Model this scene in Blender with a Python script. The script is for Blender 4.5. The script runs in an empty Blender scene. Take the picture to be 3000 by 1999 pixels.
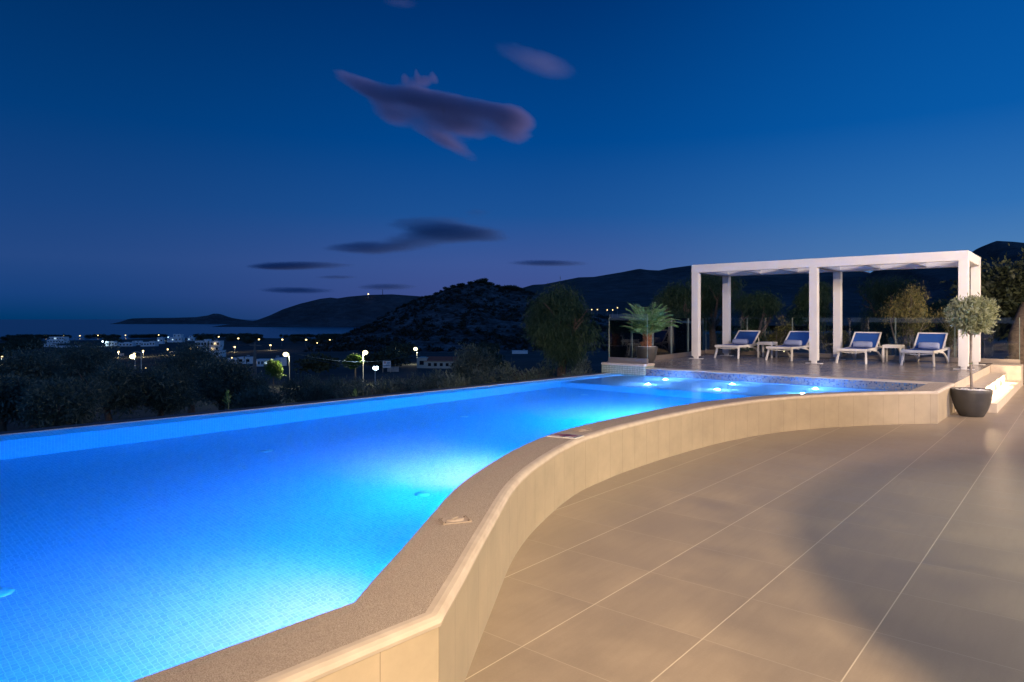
import bpy, bmesh, math, random
import numpy as np
from mathutils import Vector, Matrix

rad = math.radians
SC = bpy.context.scene
COL = SC.collection

# ------------------------------------------------------------------ camera
EYE = 1.5          # eye height above the lower deck (m)
F = 2000.0         # focal length, in pixels of the 3000 px wide photograph (24 mm)
HZ = 933.0         # row of the eye level in the photograph
cam = bpy.data.cameras.new("camera")
cam.lens = 24.0; cam.sensor_width = 36.0; cam.sensor_fit = 'HORIZONTAL'
cam.shift_y = -(999.5 - HZ) / 3000.0
cam.clip_start = 0.05; cam.clip_end = 90000.0
camo = bpy.data.objects.new("camera", cam); COL.objects.link(camo)
camo.location = (0, 0, EYE); camo.rotation_euler = (rad(90), 0, 0)
SC.camera = camo

# ------------------------------------------------------------------ render settings
cy = SC.cycles
cy.use_denoising = True
try:
    cy.denoiser = 'OPENIMAGEDENOISE'
except Exception:
    pass
cy.max_bounces = 7; cy.diffuse_bounces = 3; cy.glossy_bounces = 3
cy.transmission_bounces = 6; cy.transparent_max_bounces = 24; cy.volume_bounces = 1
cy.caustics_reflective = False; cy.caustics_refractive = True
cy.sample_clamp_indirect = 60.0; cy.blur_glossy = 0.5
cy.use_adaptive_sampling = False
cy.use_light_tree = True
vs = SC.view_settings
vs.view_transform = 'Standard'; vs.look = 'None'; vs.exposure = 0.0; vs.gamma = 1.0
vs.use_curve_mapping = False

def lin(r, g=None, b=None):
    if g is None: r, g, b = r
    f = lambda c: (c / 255 / 12.92) if c / 255 <= 0.04045 else ((c / 255 + 0.055) / 1.055) ** 2.4
    return (f(r), f(g), f(b), 1.0)

# ------------------------------------------------------------------ dusk sky
W = bpy.data.worlds.new("World"); SC.world = W; W.use_nodes = True
wt = W.node_tree; wn = wt.nodes; wl = wt.links; wn.clear()
def wadd(t, **k):
    n = wn.new(t)
    for a, v in k.items(): setattr(n, a, v)
    return n
wo = wadd('ShaderNodeOutputWorld'); wb = wadd('ShaderNodeBackground')
tc = wadd('ShaderNodeTexCoord'); sep = wadd('ShaderNodeSeparateXYZ')
wl.new(tc.outputs['Generated'], sep.inputs[0])
def wramp(stops):
    r = wadd('ShaderNodeValToRGB'); e = r.color_ramp.elements
    while len(e) > 1: e.remove(e[-1])
    e[0].position = stops[0][0]; e[0].color = lin(stops[0][1])
    for p, c in stops[1:]:
        x = e.new(p); x.color = lin(c)
    wl.new(sep.outputs['Z'], r.inputs[0])
    return r
rl = wramp([(0.0, (0, 54, 104)), (0.03, (22, 64, 124)), (0.075, (36, 72, 132)), (0.14, (24, 68, 130)), (0.25, (2, 60, 122)), (0.42, (0, 44, 96)), (1.0, (0, 22, 66))])
rc = wramp([(0.0, (52, 72, 132)), (0.03, (64, 80, 142)), (0.08, (60, 86, 150)), (0.15, (28, 82, 150)), (0.25, (0, 70, 142)), (0.42, (0, 50, 112)), (1.0, (0, 26, 80))])
rr = wramp([(0.0, (92, 126, 172)), (0.06, (84, 130, 180)), (0.14, (48, 112, 180)), (0.25, (8, 90, 168)), (0.42, (0, 76, 152)), (1.0, (0, 34, 96))])
def wmath(op, a, b=None, clamp=False):
    n = wadd('ShaderNodeMath', operation=op, use_clamp=clamp)
    for i, v in enumerate((a, b)):
        if v is None: continue
        if isinstance(v, (int, float)): n.inputs[i].default_value = v
        else: wl.new(v, n.inputs[i])
    return n.outputs[0]
def wrange(v, a, b):
    n = wadd('ShaderNodeMapRange', interpolation_type='SMOOTHSTEP')
    wl.new(v, n.inputs['Value']); n.inputs['From Min'].default_value = a; n.inputs['From Max'].default_value = b
    return n.outputs[0]
def wmix(f, a, b):
    n = wadd('ShaderNodeMix', data_type='RGBA')
    wl.new(f, n.inputs[0]); wl.new(a, n.inputs[6]); wl.new(b, n.inputs[7]); return n.outputs[2]
mx = wmix(wrange(sep.outputs['X'], -0.62, 0.02), rl.outputs[0], rc.outputs[0])
mx = wmix(wrange(sep.outputs['X'], 0.0, 0.66), mx, rr.outputs[0])
rw = wramp([(0.0, (130, 150, 196)), (0.06, (120, 150, 204)), (0.2, (90, 136, 204)), (0.5, (36, 92, 168)), (1.0, (0, 40, 104))])
mx = wmix(wrange(sep.outputs['Y'], 0.25, -0.55), mx, rw.outputs[0])
wl.new(mx, wb.inputs[0]); wb.inputs[1].default_value = 1.0
wl.new(wb.outputs[0], wo.inputs[0])

# ------------------------------------------------------------------ last afterglow: the sun is just below the horizon on the right and only reaches the high clouds
sd = bpy.data.lights.new("sun", 'SUN'); sd.energy = 1.6; sd.angle = rad(0.5); sd.color = (1.0, 0.55, 0.62)
so = bpy.data.objects.new("sun", sd); COL.objects.link(so)
_d = Vector((math.sin(rad(66)) * math.cos(rad(-3)), math.cos(rad(66)) * math.cos(rad(-3)), math.sin(rad(-3))))   # towards the sun
so.rotation_euler = _d.to_track_quat('Z', 'Y').to_euler()

# ------------------------------------------------------------------ lamps of the house, behind and to the right of the terrace, plus an added lavender spot
def lamp(name, kind, loc, power, color, target=None, size=0.3, cone=120, blend=0.6):
    d = bpy.data.lights.new(name, kind); d.energy = power; d.color = color
    if kind == 'AREA': d.shape = 'DISK'; d.size = size
    else: d.shadow_soft_size = size
    if kind == 'SPOT': d.spot_size = rad(cone); d.spot_blend = blend
    o = bpy.data.objects.new(name, d); COL.objects.link(o); o.location = loc
    if target is not None:
        v = Vector(loc) - Vector(target)
        o.rotation_euler = v.to_track_quat('Z', 'Y').to_euler()
    return o
WARM = (1.0, 0.715, 0.42); SOFTW = (1.0, 0.76, 0.50); COOLW = (1.0, 0.93, 0.70)
lamp("house_and_fill_lamp", 'SPOT', (0.6, -4.2, 4.6), 5900, WARM, target=(4.1, 3.8, 0), size=0.14, cone=88, blend=0.9)
lamp("house_and_fill_lamp", 'SPOT', (1.2, -4.0, 4.6), 2100, WARM, target=(4.1, 3.8, 0), size=0.14, cone=88, blend=0.9)
lamp("house_and_fill_lamp", 'POINT', (12.5, 8.2, 3.4), 2300, WARM, size=0.15)
lamp("house_and_fill_lamp", 'POINT', (14.5, 13.5, 3.0), 700, SOFTW, size=0.25)
lamp("house_and_fill_lamp", 'SPOT', (7.4, 3.9, 3.2), 1600, COOLW, target=(5.0, 3.6, 0), size=0.25, cone=105, blend=1.0)
lamp("house_and_fill_lamp", 'SPOT', (9.5, 0.5, 5.0), 3600, (.86, .80, 1.0), target=(7.0, 16.0, 1.2), size=0.25, cone=46, blend=0.8)  # added lavender spot brightening the pergola front, in place of pool and sky glow

# ================================================================== helpers
A1 = rad(40.0)
E1 = np.array([math.cos(A1), -math.sin(A1)])     # along the front of the pergola
E2 = np.array([math.sin(A1), math.cos(A1)])      # away from the pool, towards the trees
def sr(s, r): 
    p = s * E1 + r * E2
    return float(p[0]), float(p[1])
def U(px, py, z):
    Y = F * (EYE - z) / (py - HZ); return ((px - 1500) * Y / F, Y)
def UW(px, py, zf, zw=0.32, n=1.333):
    """point on the pool floor at height zf seen through the water surface zw"""
    X, Y = U(px, py, zw)
    d = np.array([X, Y, zw - EYE]); d /= np.linalg.norm(d)
    h = math.hypot(d[0], d[1]); st = h / n; ct = math.sqrt(1 - st * st)
    k = (zw - zf) * st / ct
    return X + d[0] / h * k, Y + d[1] / h * k

def tag(o, label=None, cat=None, group=None, kind=None):
    if label: o['label'] = label
    if cat: o['category'] = cat
    if group: o['group'] = group
    if kind: o['kind'] = kind
    return o
def empty(name, loc=(0, 0, 0), rz=0.0):
    o = bpy.data.objects.new(name, None); COL.objects.link(o)
    o.location = loc; o.rotation_euler = (0, 0, rz); o.empty_display_size = 0.2
    return o
def kids(o): return [c for c in bpy.data.objects if c.parent == o]
def copy_tree(o, parent=None):
    c = o.copy(); COL.objects.link(c); c.parent = parent
    for ch in list(o.children): copy_tree(ch, c)
    return c

class MB:
    def __init__(s): s.v = []; s.f = []; s.uv = []
    def add(s, vs, fs, uvs=None):
        o = len(s.v); s.v += [tuple(map(float, q)) for q in vs]
        for i, f in enumerate(fs):
            s.f.append(tuple(k + o for k in f))
            s.uv.append(uvs[i] if uvs else None)
        return s
    def box(s, c, size, M=None, bev=0.0):
        x, y, z = [q / 2 for q in size]
        b = min(bev, x * .9, y * .9, z * .9)
        if b <= 0:
            P = [(sx * x, sy * y, sz * z) for sx in (-1, 1) for sy in (-1, 1) for sz in (-1, 1)]
            Fs = [(0, 1, 3, 2), (4, 6, 7, 5), (0, 4, 5, 1), (2, 3, 7, 6), (0, 2, 6, 4), (1, 5, 7, 3)]
        else:
            bm = bmesh.new(); bmesh.ops.create_cube(bm, size=1.0)
            for v in bm.verts: v.co = Vector((v.co.x * 2 * x, v.co.y * 2 * y, v.co.z * 2 * z))
            bmesh.ops.bevel(bm, geom=list(bm.edges), offset=b, segments=2, affect='EDGES')
            bm.verts.index_update()
            P = [tuple(v.co) for v in bm.verts]; Fs = [tuple(v.index for v in f.verts) for f in bm.faces]; bm.free()
        out = []
        for p in P:
            q = Vector(p)
            if M is not None: q = M @ q
            out.append((q.x + c[0], q.y + c[1], q.z + c[2]))
        return s.add(out, Fs)
    def bar(s, a, b, w, h, bev=0.0):
        """box of section w (sideways) x h (up) from a to b"""
        a = Vector(a); b = Vector(b); d = b - a; L = d.length; d.normalize()
        up = Vector((0, 0, 1)) if abs(d.z) < .97 else Vector((0, 1, 0))
        x = d.cross(up).normalized(); u = x.cross(d).normalized()
        M = Matrix((x, d, u)).transposed()
        return s.box((a + b) / 2, (w, L, h), M, bev)
    def tube(s, pts, rr, n=8, cap=True):
        pts = [Vector(p) for p in pts]
        if isinstance(rr, (int, float)): rr = [rr] * len(pts)
        vs = []; fs = []
        pu = None
        for i, p in enumerate(pts):
            d = (pts[min(i + 1, len(pts) - 1)] - pts[max(i - 1, 0)])
            if d.length < 1e-9: d = Vector((0, 0, 1))
            d.normalize()
            if pu is None:
                up = Vector((0, 0, 1)) if abs(d.z) < .9 else Vector((1, 0, 0))
                x = d.cross(up).normalized()
            else:
                x = (pu - d * pu.dot(d)).normalized()
            pu = x; y = d.cross(x)
            for k in range(n):
                a = 2 * math.pi * k / n
                q = p + (x * math.cos(a) + y * math.sin(a)) * rr[i]
                vs.append(tuple(q))
        for i in range(len(pts) - 1):
            for k in range(n):
                k2 = (k + 1) % n
                fs.append((i * n + k, i * n + k2, (i + 1) * n + k2, (i + 1) * n + k))
        if cap:
            fs.append(tuple(range(n - 1, -1, -1))); m = (len(pts) - 1) * n
            fs.append(tuple(range(m, m + n)))
        return s.add(vs, fs)
    def lathe(s, prof, c=(0, 0, 0), n=40):
        vs = []; fs = []
        for r, z in prof:
            for k in range(n):
                a = 2 * math.pi * k / n
                vs.append((c[0] + r * math.cos(a), c[1] + r * math.sin(a), c[2] + z))
        for i in range(len(prof) - 1):
            for k in range(n):
                k2 = (k + 1) % n
                fs.append((i * n + k, i * n + k2, (i + 1) * n + k2, (i + 1) * n + k))
        return s.add(vs, fs)
    def strip(s, A, B, uA=None, vA=0.0, vB=1.0):
        """quads between two polylines (same length); uv: u=uA[i], v=vA/vB"""
        n = len(A); vs = list(A) + list(B); fs = []; uvs = []
        for i in range(n - 1):
            fs.append((i, i + 1, n + i + 1, n + i))
            if uA is not None: uvs.append([(uA[i], vA), (uA[i + 1], vA), (uA[i + 1], vB), (uA[i], vB)])
        return s.add(vs, fs, uvs if uA is not None else None)
    def prism(s, poly, z0, z1):
        n = len(poly)
        vs = [(p[0], p[1], z0) for p in poly] + [(p[0], p[1], z1) for p in poly]
        fs = [tuple(range(n - 1, -1, -1)), tuple(range(n, 2 * n))]
        fs += [(i, (i + 1) % n, n + (i + 1) % n, n + i) for i in range(n)]
        return s.add(vs, fs)
    def build(s, name, mat, parent=None, smooth=False, loc=None):
        me = bpy.data.meshes.new(name); me.from_pydata(s.v, [], s.f)
        if any(u is not None for u in s.uv):
            ul = me.uv_layers.new(name="UVMap")
            flat = []
            for f, u in zip(s.f, s.uv):
                flat += u if u is not None else [(0, 0)] * len(f)
            ul.data.foreach_set('uv', [c for p in flat for c in p])
        me.materials.append(mat)
        if smooth:
            me.polygons.foreach_set('use_smooth', [True] * len(me.polygons))
            try: me.set_sharp_from_angle(angle=rad(smooth if smooth is not True else 40))
            except Exception: pass
        me.update()
        o = bpy.data.objects.new(name, me); COL.objects.link(o)
        if parent is not None: o.parent = parent
        if loc is not None: o.location = loc
        return o

# ------------------------------------------------------------------ materials
class NT:
    def __init__(s, name):
        s.m = bpy.data.materials.new(name); s.m.use_nodes = True
        s.t = s.m.node_tree; s.t.nodes.clear()
        s.out = s.n('ShaderNodeOutputMaterial')
    def n(s, t, **k):
        x = s.t.nodes.new(t)
        for a, v in k.items(): setattr(x, a, v)
        return x
    def l(s, a, b): s.t.links.new(a, b)
    def setin(s, sock, v):
        if hasattr(v, 'is_linked') or hasattr(v, 'links'): s.l(v, sock)
        else: sock.default_value = v
    def math(s, op, a, b=None, clamp=False):
        x = s.n('ShaderNodeMath', operation=op, use_clamp=clamp)
        s.setin(x.inputs[0], a)
        if b is not None: s.setin(x.inputs[1], b)
        return x.outputs[0]
    def mix(s, f, a, b, blend='MIX'):
        x = s.n('ShaderNodeMix', data_type='RGBA', blend_type=blend)
        s.setin(x.inputs[0], f); s.setin(x.inputs[6], a); s.setin(x.inputs[7], b); return x.outputs[2]
    def noise(s, vec=None, scale=5.0, detail=4.0, rough=0.5):
        x = s.n('ShaderNodeTexNoise'); x.inputs['Scale'].default_value = scale
        x.inputs['Detail'].default_value = detail; x.inputs['Roughness'].default_value = rough
        if vec is not None: s.l(vec, x.inputs['Vector'])
        return x.outputs[0]
    def ramp(s, v, stops):
        x = s.n('ShaderNodeValToRGB'); e = x.color_ramp.elements
        while len(e) > 1: e.remove(e[-1])
        e[0].position = stops[0][0]; e[0].color = stops[0][1]
        for p, c in stops[1:]:
            q = e.new(p); q.color = c
        s.l(v, x.inputs[0]); return x.outputs[0]
    def rng(s, v, a, b, c=0.0, d=1.0, smooth=False):
        x = s.n('ShaderNodeMapRange'); s.l(v, x.inputs['Value'])
        if smooth: x.interpolation_type = 'SMOOTHSTEP'
        for k, q in zip(('From Min', 'From Max', 'To Min', 'To Max'), (a, b, c, d)): x.inputs[k].default_value = q
        return x.outputs[0]
    def obj(s): return s.n('ShaderNodeTexCoord').outputs['Object']
    def uv(s): return s.n('ShaderNodeTexCoord').outputs['UV']
    def mapping(s, vec, loc=(0, 0, 0), rot=(0, 0, 0), sc=(1, 1, 1)):
        x = s.n('ShaderNodeMapping'); s.l(vec, x.inputs[0])
        x.inputs[1].default_value = loc; x.inputs[2].default_value = rot; x.inputs[3].default_value = sc
        return x.outputs[0]
    def bump(s, h, strength=0.3, dist=0.01):
        x = s.n('ShaderNodeBump'); x.inputs['Strength'].default_value = strength; x.inputs['Distance'].default_value = dist
        s.l(h, x.inputs['Height']); return x.outputs[0]
    def principled(s, col, rough=0.5, bump=None, metal=0.0, spec=0.5, **kw):
        p = s.n('ShaderNodeBsdfPrincipled')
        s.setin(p.inputs['Base Color'], col); s.setin(p.inputs['Roughness'], rough)
        p.inputs['Metallic'].default_value = metal; p.inputs['Specular IOR Level'].default_value = spec
        for k, v in kw.items(): s.setin(p.inputs[k.replace('_', ' ')], v)
        if bump is not None: s.l(bump, p.inputs['Normal'])
        s.l(p.outputs[0], s.out.inputs[0]); return p
def c4(r, g, b): return (r, g, b, 1.0)

def plain(name, col, rough=0.5, var=0.12, scale=6.0, metal=0.0, bump=0.0, spec=0.5):
    t = NT(name); v = t.obj()
    n = t.noise(v, scale, 5)
    a = tuple(c * (1 - var) for c in col[:3]) + (1,); b = tuple(min(1, c * (1 + var)) for c in col[:3]) + (1,)
    c = t.ramp(n, [(0.3, a), (0.7, b)])
    bp = t.bump(t.noise(v, scale * 12, 3), bump, 0.004) if bump else None
    t.principled(c, rough, bp, metal, spec)
    return t.m
def emit(name, col, strength):
    t = NT(name); e = t.n('ShaderNodeEmission'); e.inputs[0].default_value = col; e.inputs[1].default_value = strength
    t.l(e.outputs[0], t.out.inputs[0]); return t.m

M = {}
M['white_paint'] = plain('white_powder_coat', c4(.74, .73, .72), .38, .04, 3, bump=.05)
M['white_plastic'] = plain('white_resin', c4(.72, .70, .66), .42, .06, 5)
M['steel'] = plain('brushed_steel', c4(.45, .44, .43), .35, .1, 9, metal=.9)
M['dark_trim'] = plain('dark_coping_strip', c4(.045, .05, .06), .5, .2, 4)
M['bark'] = plain('bark', c4(.13, .095, .07), .9, .4, 12, bump=.6)
M['bark_pale'] = plain('olive_bark', c4(.24, .20, .165), .85, .3, 16, bump=.5)
M['pebble'] = plain('white_pebbles', c4(.75, .73, .70), .6, .1, 30)
M['pot'] = plain('anthracite_pot', c4(.045, .043, .042), .5, .15, 8, bump=.08)
M['house_wall'] = plain('whitewashed_wall', c4(.80, .80, .78), .8, .08, .4)
M['house_cream'] = plain('cream_wall', c4(.55, .50, .40), .85, .12, .4)
M['roof_tile'] = plain('red_roof_tile', c4(.34, .10, .055), .8, .25, 2.5)
M['dark_glass'] = plain('dark_window', c4(.02, .025, .03), .15, .1, 2)
M['pole_metal'] = plain('galvanised_pole', c4(.38, .38, .37), .5, .1, 3, metal=.3)
M['pole_wood'] = plain('weathered_pole', c4(.20, .17, .14), .85, .25, 6)
M['concrete'] = plain('pale_concrete', c4(.33, .32, .30), .85, .2, 1.2)
M['bulb_warm'] = emit('lamp_glow_warm', (1.0, .72, .30, 1), 4.5)
M['bulb_yellow'] = emit('lamp_glow_yellow_white', (1.0, .88, .46, 1), 5.0)
M['bulb_cool'] = emit('lamp_glow_cool_white', (.60, .86, 1.0, 1), 12.0)
M['lit_window'] = emit('lit_window', (1.0, .75, .4, 1), 1.6)
M['lit_window_cool'] = emit('lit_window_cool', (.55, .8, 1.0, 1), 1.2)
M['pool_lens'] = emit('pool_lamp_lens', (.75, .9, 1.0, 1), 14.0)
M['step_lens'] = emit('step_lamp_lens', (1.0, .80, .52, 1), 45.0)

def fabric(name, col, sc=900):
    t = NT(name); v = t.obj()
    w = t.n('ShaderNodeTexChecker'); w.inputs['Scale'].default_value = sc; t.l(v, w.inputs[0])
    n = t.noise(v, 14, 4)
    c = t.mix(t.rng(n, .3, .7), tuple(q * .88 for q in col[:3]) + (1,), col)
    t.principled(c, .8, t.bump(w.outputs[1], .15, .001)); return t.m
M['blue_mesh'] = fabric('blue_sling_fabric', c4(.012, .085, .36))
def towel_mat():
    t = NT('terry_towel'); v = t.obj(); n = t.noise(v, 160, 3)
    t.principled(t.ramp(n, [(.3, c4(.22, .27, .44)), (.7, c4(.34, .39, .56))]), .95, t.bump(n, .8, .006)); return t.m
M['towel'] = towel_mat()

# porcelain slabs: square grid lined up with E1 / E2
def deck_mat(name, tint, rough, s0, r0, pitch=0.6, bmp=.30, mott=1.0):
    t = NT(name); v = t.obj()
    m = t.mapping(v, rot=(0, 0, A1))            # turn world x,y into s,r
    sp = t.n('ShaderNodeSeparateXYZ'); t.l(m, sp.inputs[0])
    def line(sock, off, w):
        q = t.math('DIVIDE', t.math('SUBTRACT', sock, off), pitch)
        fr = t.math('FRACT', q); d = t.math('ABSOLUTE', t.math('SUBTRACT', fr, .5))
        return t.math('GREATER_THAN', d, .5 - w / pitch / 2)
    ls = line(sp.outputs['X'], s0, .0055); lr = line(sp.outputs['Y'], r0, .0042)
    # one value per slab
    fx = t.math('FLOOR', t.math('DIVIDE', t.math('SUBTRACT', sp.outputs['X'], s0), pitch))
    fy = t.math('FLOOR', t.math('DIVIDE', t.math('SUBTRACT', sp.outputs['Y'], r0), pitch))
    cb = t.n('ShaderNodeCombineXYZ'); t.l(fx, cb.inputs[0]); t.l(fy, cb.inputs[1])
    wn_ = t.n('ShaderNodeTexWhiteNoise', noise_dimensions='3D'); t.l(cb.outputs[0], wn_.inputs[0])
    sh = t.n('ShaderNodeVectorMath', operation='MULTIPLY_ADD'); t.l(wn_.outputs[1], sh.inputs[0]); sh.inputs[1].default_value = (9, 9, 9); t.l(m, sh.inputs[2])
    n1 = t.noise(sh.outputs[0], 2.2, 6, .6)
    n2 = t.noise(t.mapping(sh.outputs[0], sc=(26, 2.6, 1)), 1.0, 5, .6)      # fine brushed veins
    n3 = t.noise(v, 90, 3)
    base = t.mix(t.rng(n1, .3, .72), tuple(c * (1 - .20 * mott) for c in tint) + (1,), tuple(c * (1 + .13 * mott) for c in tint) + (1,))
    base = t.mix(t.math('MULTIPLY', t.rng(n2, .42, .75), .32 * mott), base, tuple(c * .70 for c in tint) + (1,))
    base = t.mix(t.math('MULTIPLY', wn_.outputs[0], .34), base, tuple(c * .76 for c in tint) + (1,))
    base = t.mix(t.math('MULTIPLY', t.rng(n3, .5, .8), .10), base, c4(.5, .45, .38))
    st = t.noise(v, .9, 4, .65)
    base = t.mix(t.math('MULTIPLY', t.rng(st, .56, .74), .22 * mott), base, tuple(c * .62 for c in tint) + (1,))
    grout = t.mix(ls, base, c4(.56, .49, .38)); grout = t.mix(t.math('MULTIPLY', lr, .62), grout, c4(.46, .39, .30))
    rg = t.rng(n1, .3, .7, rough - .07 * mott, rough + .08 * mott)
    ht = t.math('SUBTRACT', 1.0, t.math('MAXIMUM', ls, lr))
    ht = t.math('ADD', ht, t.math('MULTIPLY', n2, .18))
    t.principled(grout, rg, t.bump(ht, bmp, .0025)); return t.m
M['deck'] = deck_mat('beige_porcelain_slabs', (.315, .255, .19), .40, -1.97, 3.02)
M['upper'] = deck_mat('beige_porcelain_slabs_raised', (.30, .25, .205), .24, -1.60, 12.98, bmp=.012, mott=.35)

def clad_mat():
    t = NT('cream_wall_slabs'); v = t.uv(); sp = t.n('ShaderNodeSeparateXYZ'); t.l(v, sp.inputs[0])
    q = t.math('DIVIDE', sp.outputs[0], .25); fr = t.math('FRACT', q)
    j = t.math('GREATER_THAN', t.math('ABSOLUTE', t.math('SUBTRACT', fr, .5)), .5 - .0048)
    fl = t.math('FLOOR', q)
    w = t.n('ShaderNodeTexWhiteNoise', noise_dimensions='1D'); t.l(fl, w.inputs['W'])
    n = t.noise(t.obj(), 3.0, 6, .6); n2 = t.noise(t.obj(), 60, 3)
    tint = (.45, .375, .265)
    c = t.mix(t.rng(n, .3, .72), tuple(x * .84 for x in tint) + (1,), tuple(x * 1.1 for x in tint) + (1,))
    c = t.mix(t.math('MULTIPLY', w.outputs[0], .22), c, tuple(x * .78 for x in tint) + (1,))
    c = t.mix(t.math('MULTIPLY', t.rng(n2, .5, .8), .08), c, c4(.3, .24, .17))
    c = t.mix(j, c, c4(.16, .125, .085))
    t.principled(c, .45, t.bump(t.math('ADD', t.math('SUBTRACT', 1.0, j), t.math('MULTIPLY', n, .1)), .35, .003)); return t.m
M['clad'] = clad_mat()
def coping_mat(name, pebbly):
    t = NT(name); v = t.obj()
    if pebbly:
        vo = t.n('ShaderNodeTexVoronoi'); vo.inputs['Scale'].default_value = 300; t.l(v, vo.inputs['Vector'])
        n = t.noise(v, 120, 3, .7); b = t.noise(v, 4, 5, .6)
        c = t.mix(vo.outputs['Color'], c4(.40, .33, .265), c4(.60, .51, .42))
        c = t.mix(t.rng(vo.outputs['Distance'], .35, .75), c, c4(.29, .235, .18))
        c = t.mix(t.math('MULTIPLY', t.rng(b, .35, .7), .25), c, c4(.38, .30, .23))
        h = t.math('ADD', t.math('SUBTRACT', 1.0, vo.outputs['Distance']), n)
        t.principled(c, .75, t.bump(h, .6, .004))
    else:
        n = t.noise(v, 9, 5); f = t.noise(v, 150, 2)
        c = t.mix(t.rng(n, .3, .7), c4(.50, .42, .33), c4(.60, .52, .42))
        t.principled(c, .55, t.bump(f, .12, .002))
    return t.m
M['coping'] = coping_mat('pebble_wash_coping', True)
M['nose'] = coping_mat('smooth_bullnose', False)

def mosaic(name, cols, grout, pitch, seed_dark=None, rough=.25, grout_w=.12):
    """small square glass tiles, uv in metres"""
    t = NT(name); v = t.uv(); sp = t.n('ShaderNodeSeparateXYZ'); t.l(v, sp.inputs[0])
    qx = t.math('DIVIDE', sp.outputs[0], pitch); qy = t.math('DIVIDE', sp.outputs[1], pitch)
    def ln(q): return t.math('GREATER_THAN', t.math('ABSOLUTE', t.math('SUBTRACT', t.math('FRACT', q), .5)), .5 - grout_w / 2)
    g = t.math('MAXIMUM', ln(qx), ln(qy))
    cb = t.n('ShaderNodeCombineXYZ'); t.l(t.math('FLOOR', qx), cb.inputs[0]); t.l(t.math('FLOOR', qy), cb.inputs[1])
    w = t.n('ShaderNodeTexWhiteNoise', noise_dimensions='2D'); t.l(cb.outputs[0], w.inputs[0])
    x = t.n('ShaderNodeValToRGB'); x.color_ramp.interpolation = 'CONSTANT'
    e = x.color_ramp.elements
    while len(e) > 1: e.remove(e[-1])
    e[0].position = 0; e[0].color = cols[0][1]
    for p, c in cols[1:]:
        k = e.new(p); k.color = c
    t.l(w.outputs[0], x.inputs[0])
    c = t.mix(g, x.outputs[0], grout)
    t.principled(c, rough, t.bump(t.math('SUBTRACT', 1.0, g), .25, .001)); return t.m
M['pool_tile'] = mosaic('pale_blue_pool_mosaic', [(0, c4(.42, .52, .66)), (.34, c4(.46, .56, .70)), (.67, c4(.38, .49, .63))], c4(.62, .72, .82), .030, grout_w=.11)
M['lip_tile_lit'] = mosaic('weir_mosaic_painted_lit', [(0, c4(.72, .80, .84)), (.5, c4(.78, .84, .87))], c4(.46, .60, .72), .045, grout_w=.12)  # same mosaic as the pool, its stronger light put into a paler colour
M['band_tile'] = mosaic('speckled_waterline_mosaic', [(0, c4(.14, .16, .21)), (.40, c4(.19, .20, .23)), (.60, c4(.02, .05, .12)), (.76, c4(.035, .13, .30)), (.88, c4(.11, .14, .2))], c4(.2, .21, .24), .0245, grout_w=.12)
M['end_tile'] = mosaic('pale_green_mosaic', [(0, c4(.34, .42, .35)), (.5, c4(.40, .47, .40))], c4(.10, .15, .13), .04, grout_w=.16)

def water_mat():
    t = NT('pool_water'); v = t.obj()
    n = t.noise(t.mapping(v, rot=(0, 0, A1), sc=(1.0, 2.6, 1)), 2.2, 3, .5)
    bp = t.bump(n, .085, .02)
    g = t.n('ShaderNodeBsdfRefraction'); g.inputs['IOR'].default_value = 1.333; g.inputs['Roughness'].default_value = .012
    g.inputs['Color'].default_value = (.90, .97, 1, 1); t.l(bp, g.inputs['Normal'])
    gl = t.n('ShaderNodeBsdfGlossy'); gl.inputs['Roughness'].default_value = .16; gl.inputs['Color'].default_value = (.30, .48, .66, 1)
    t.l(t.bump(n, .12, .03), gl.inputs['Normal'])
    f = t.n('ShaderNodeFresnel'); f.inputs[0].default_value = 1.333
    ms = t.n('ShaderNodeMixShader'); t.l(f.outputs[0], ms.inputs[0]); t.l(g.outputs[0], ms.inputs[1]); t.l(gl.outputs[0], ms.inputs[2])
    t.l(ms.outputs[0], t.out.inputs[0]); return t.m
M['water'] = water_mat()
def glass_mat():
    t = NT('balustrade_glass'); f = t.n('ShaderNodeFresnel'); f.inputs[0].default_value = 1.5
    tr = t.n('ShaderNodeBsdfTransparent'); tr.inputs[0].default_value = (.965, .99, .985, 1)
    gl = t.n('ShaderNodeBsdfGlossy'); gl.inputs['Roughness'].default_value = .0
    mx_ = t.n('ShaderNodeMixShader'); t.l(f.outputs[0], mx_.inputs[0]); t.l(tr.outputs[0], mx_.inputs[1]); t.l(gl.outputs[0], mx_.inputs[2])
    t.l(mx_.outputs[0], t.out.inputs[0]); return t.m
M['glass'] = glass_mat()
def sea_mat():
    t = NT('sea_water'); v = t.obj()
    n = t.noise(t.mapping(v, sc=(.006, .02, 1)), 1.0, 6, .6)
    b = t.noise(t.mapping(v, sc=(.0012, .006, 1)), 1.0, 4, .6)
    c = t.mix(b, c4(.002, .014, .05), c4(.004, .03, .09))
    t.principled(c, .25, t.bump(n, .35, 4.0), spec=.5); return t.m
M['sea'] = sea_mat()
def ground_mat():
    t = NT('dry_ground'); v = t.obj()
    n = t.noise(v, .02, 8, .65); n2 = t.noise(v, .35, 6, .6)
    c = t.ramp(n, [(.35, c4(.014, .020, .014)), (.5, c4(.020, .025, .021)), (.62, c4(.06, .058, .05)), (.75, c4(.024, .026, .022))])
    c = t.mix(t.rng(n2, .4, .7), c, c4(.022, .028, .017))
    t.principled(c, .95, t.bump(n2, .6, .4)); return t.m
M['ground'] = ground_mat()
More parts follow.
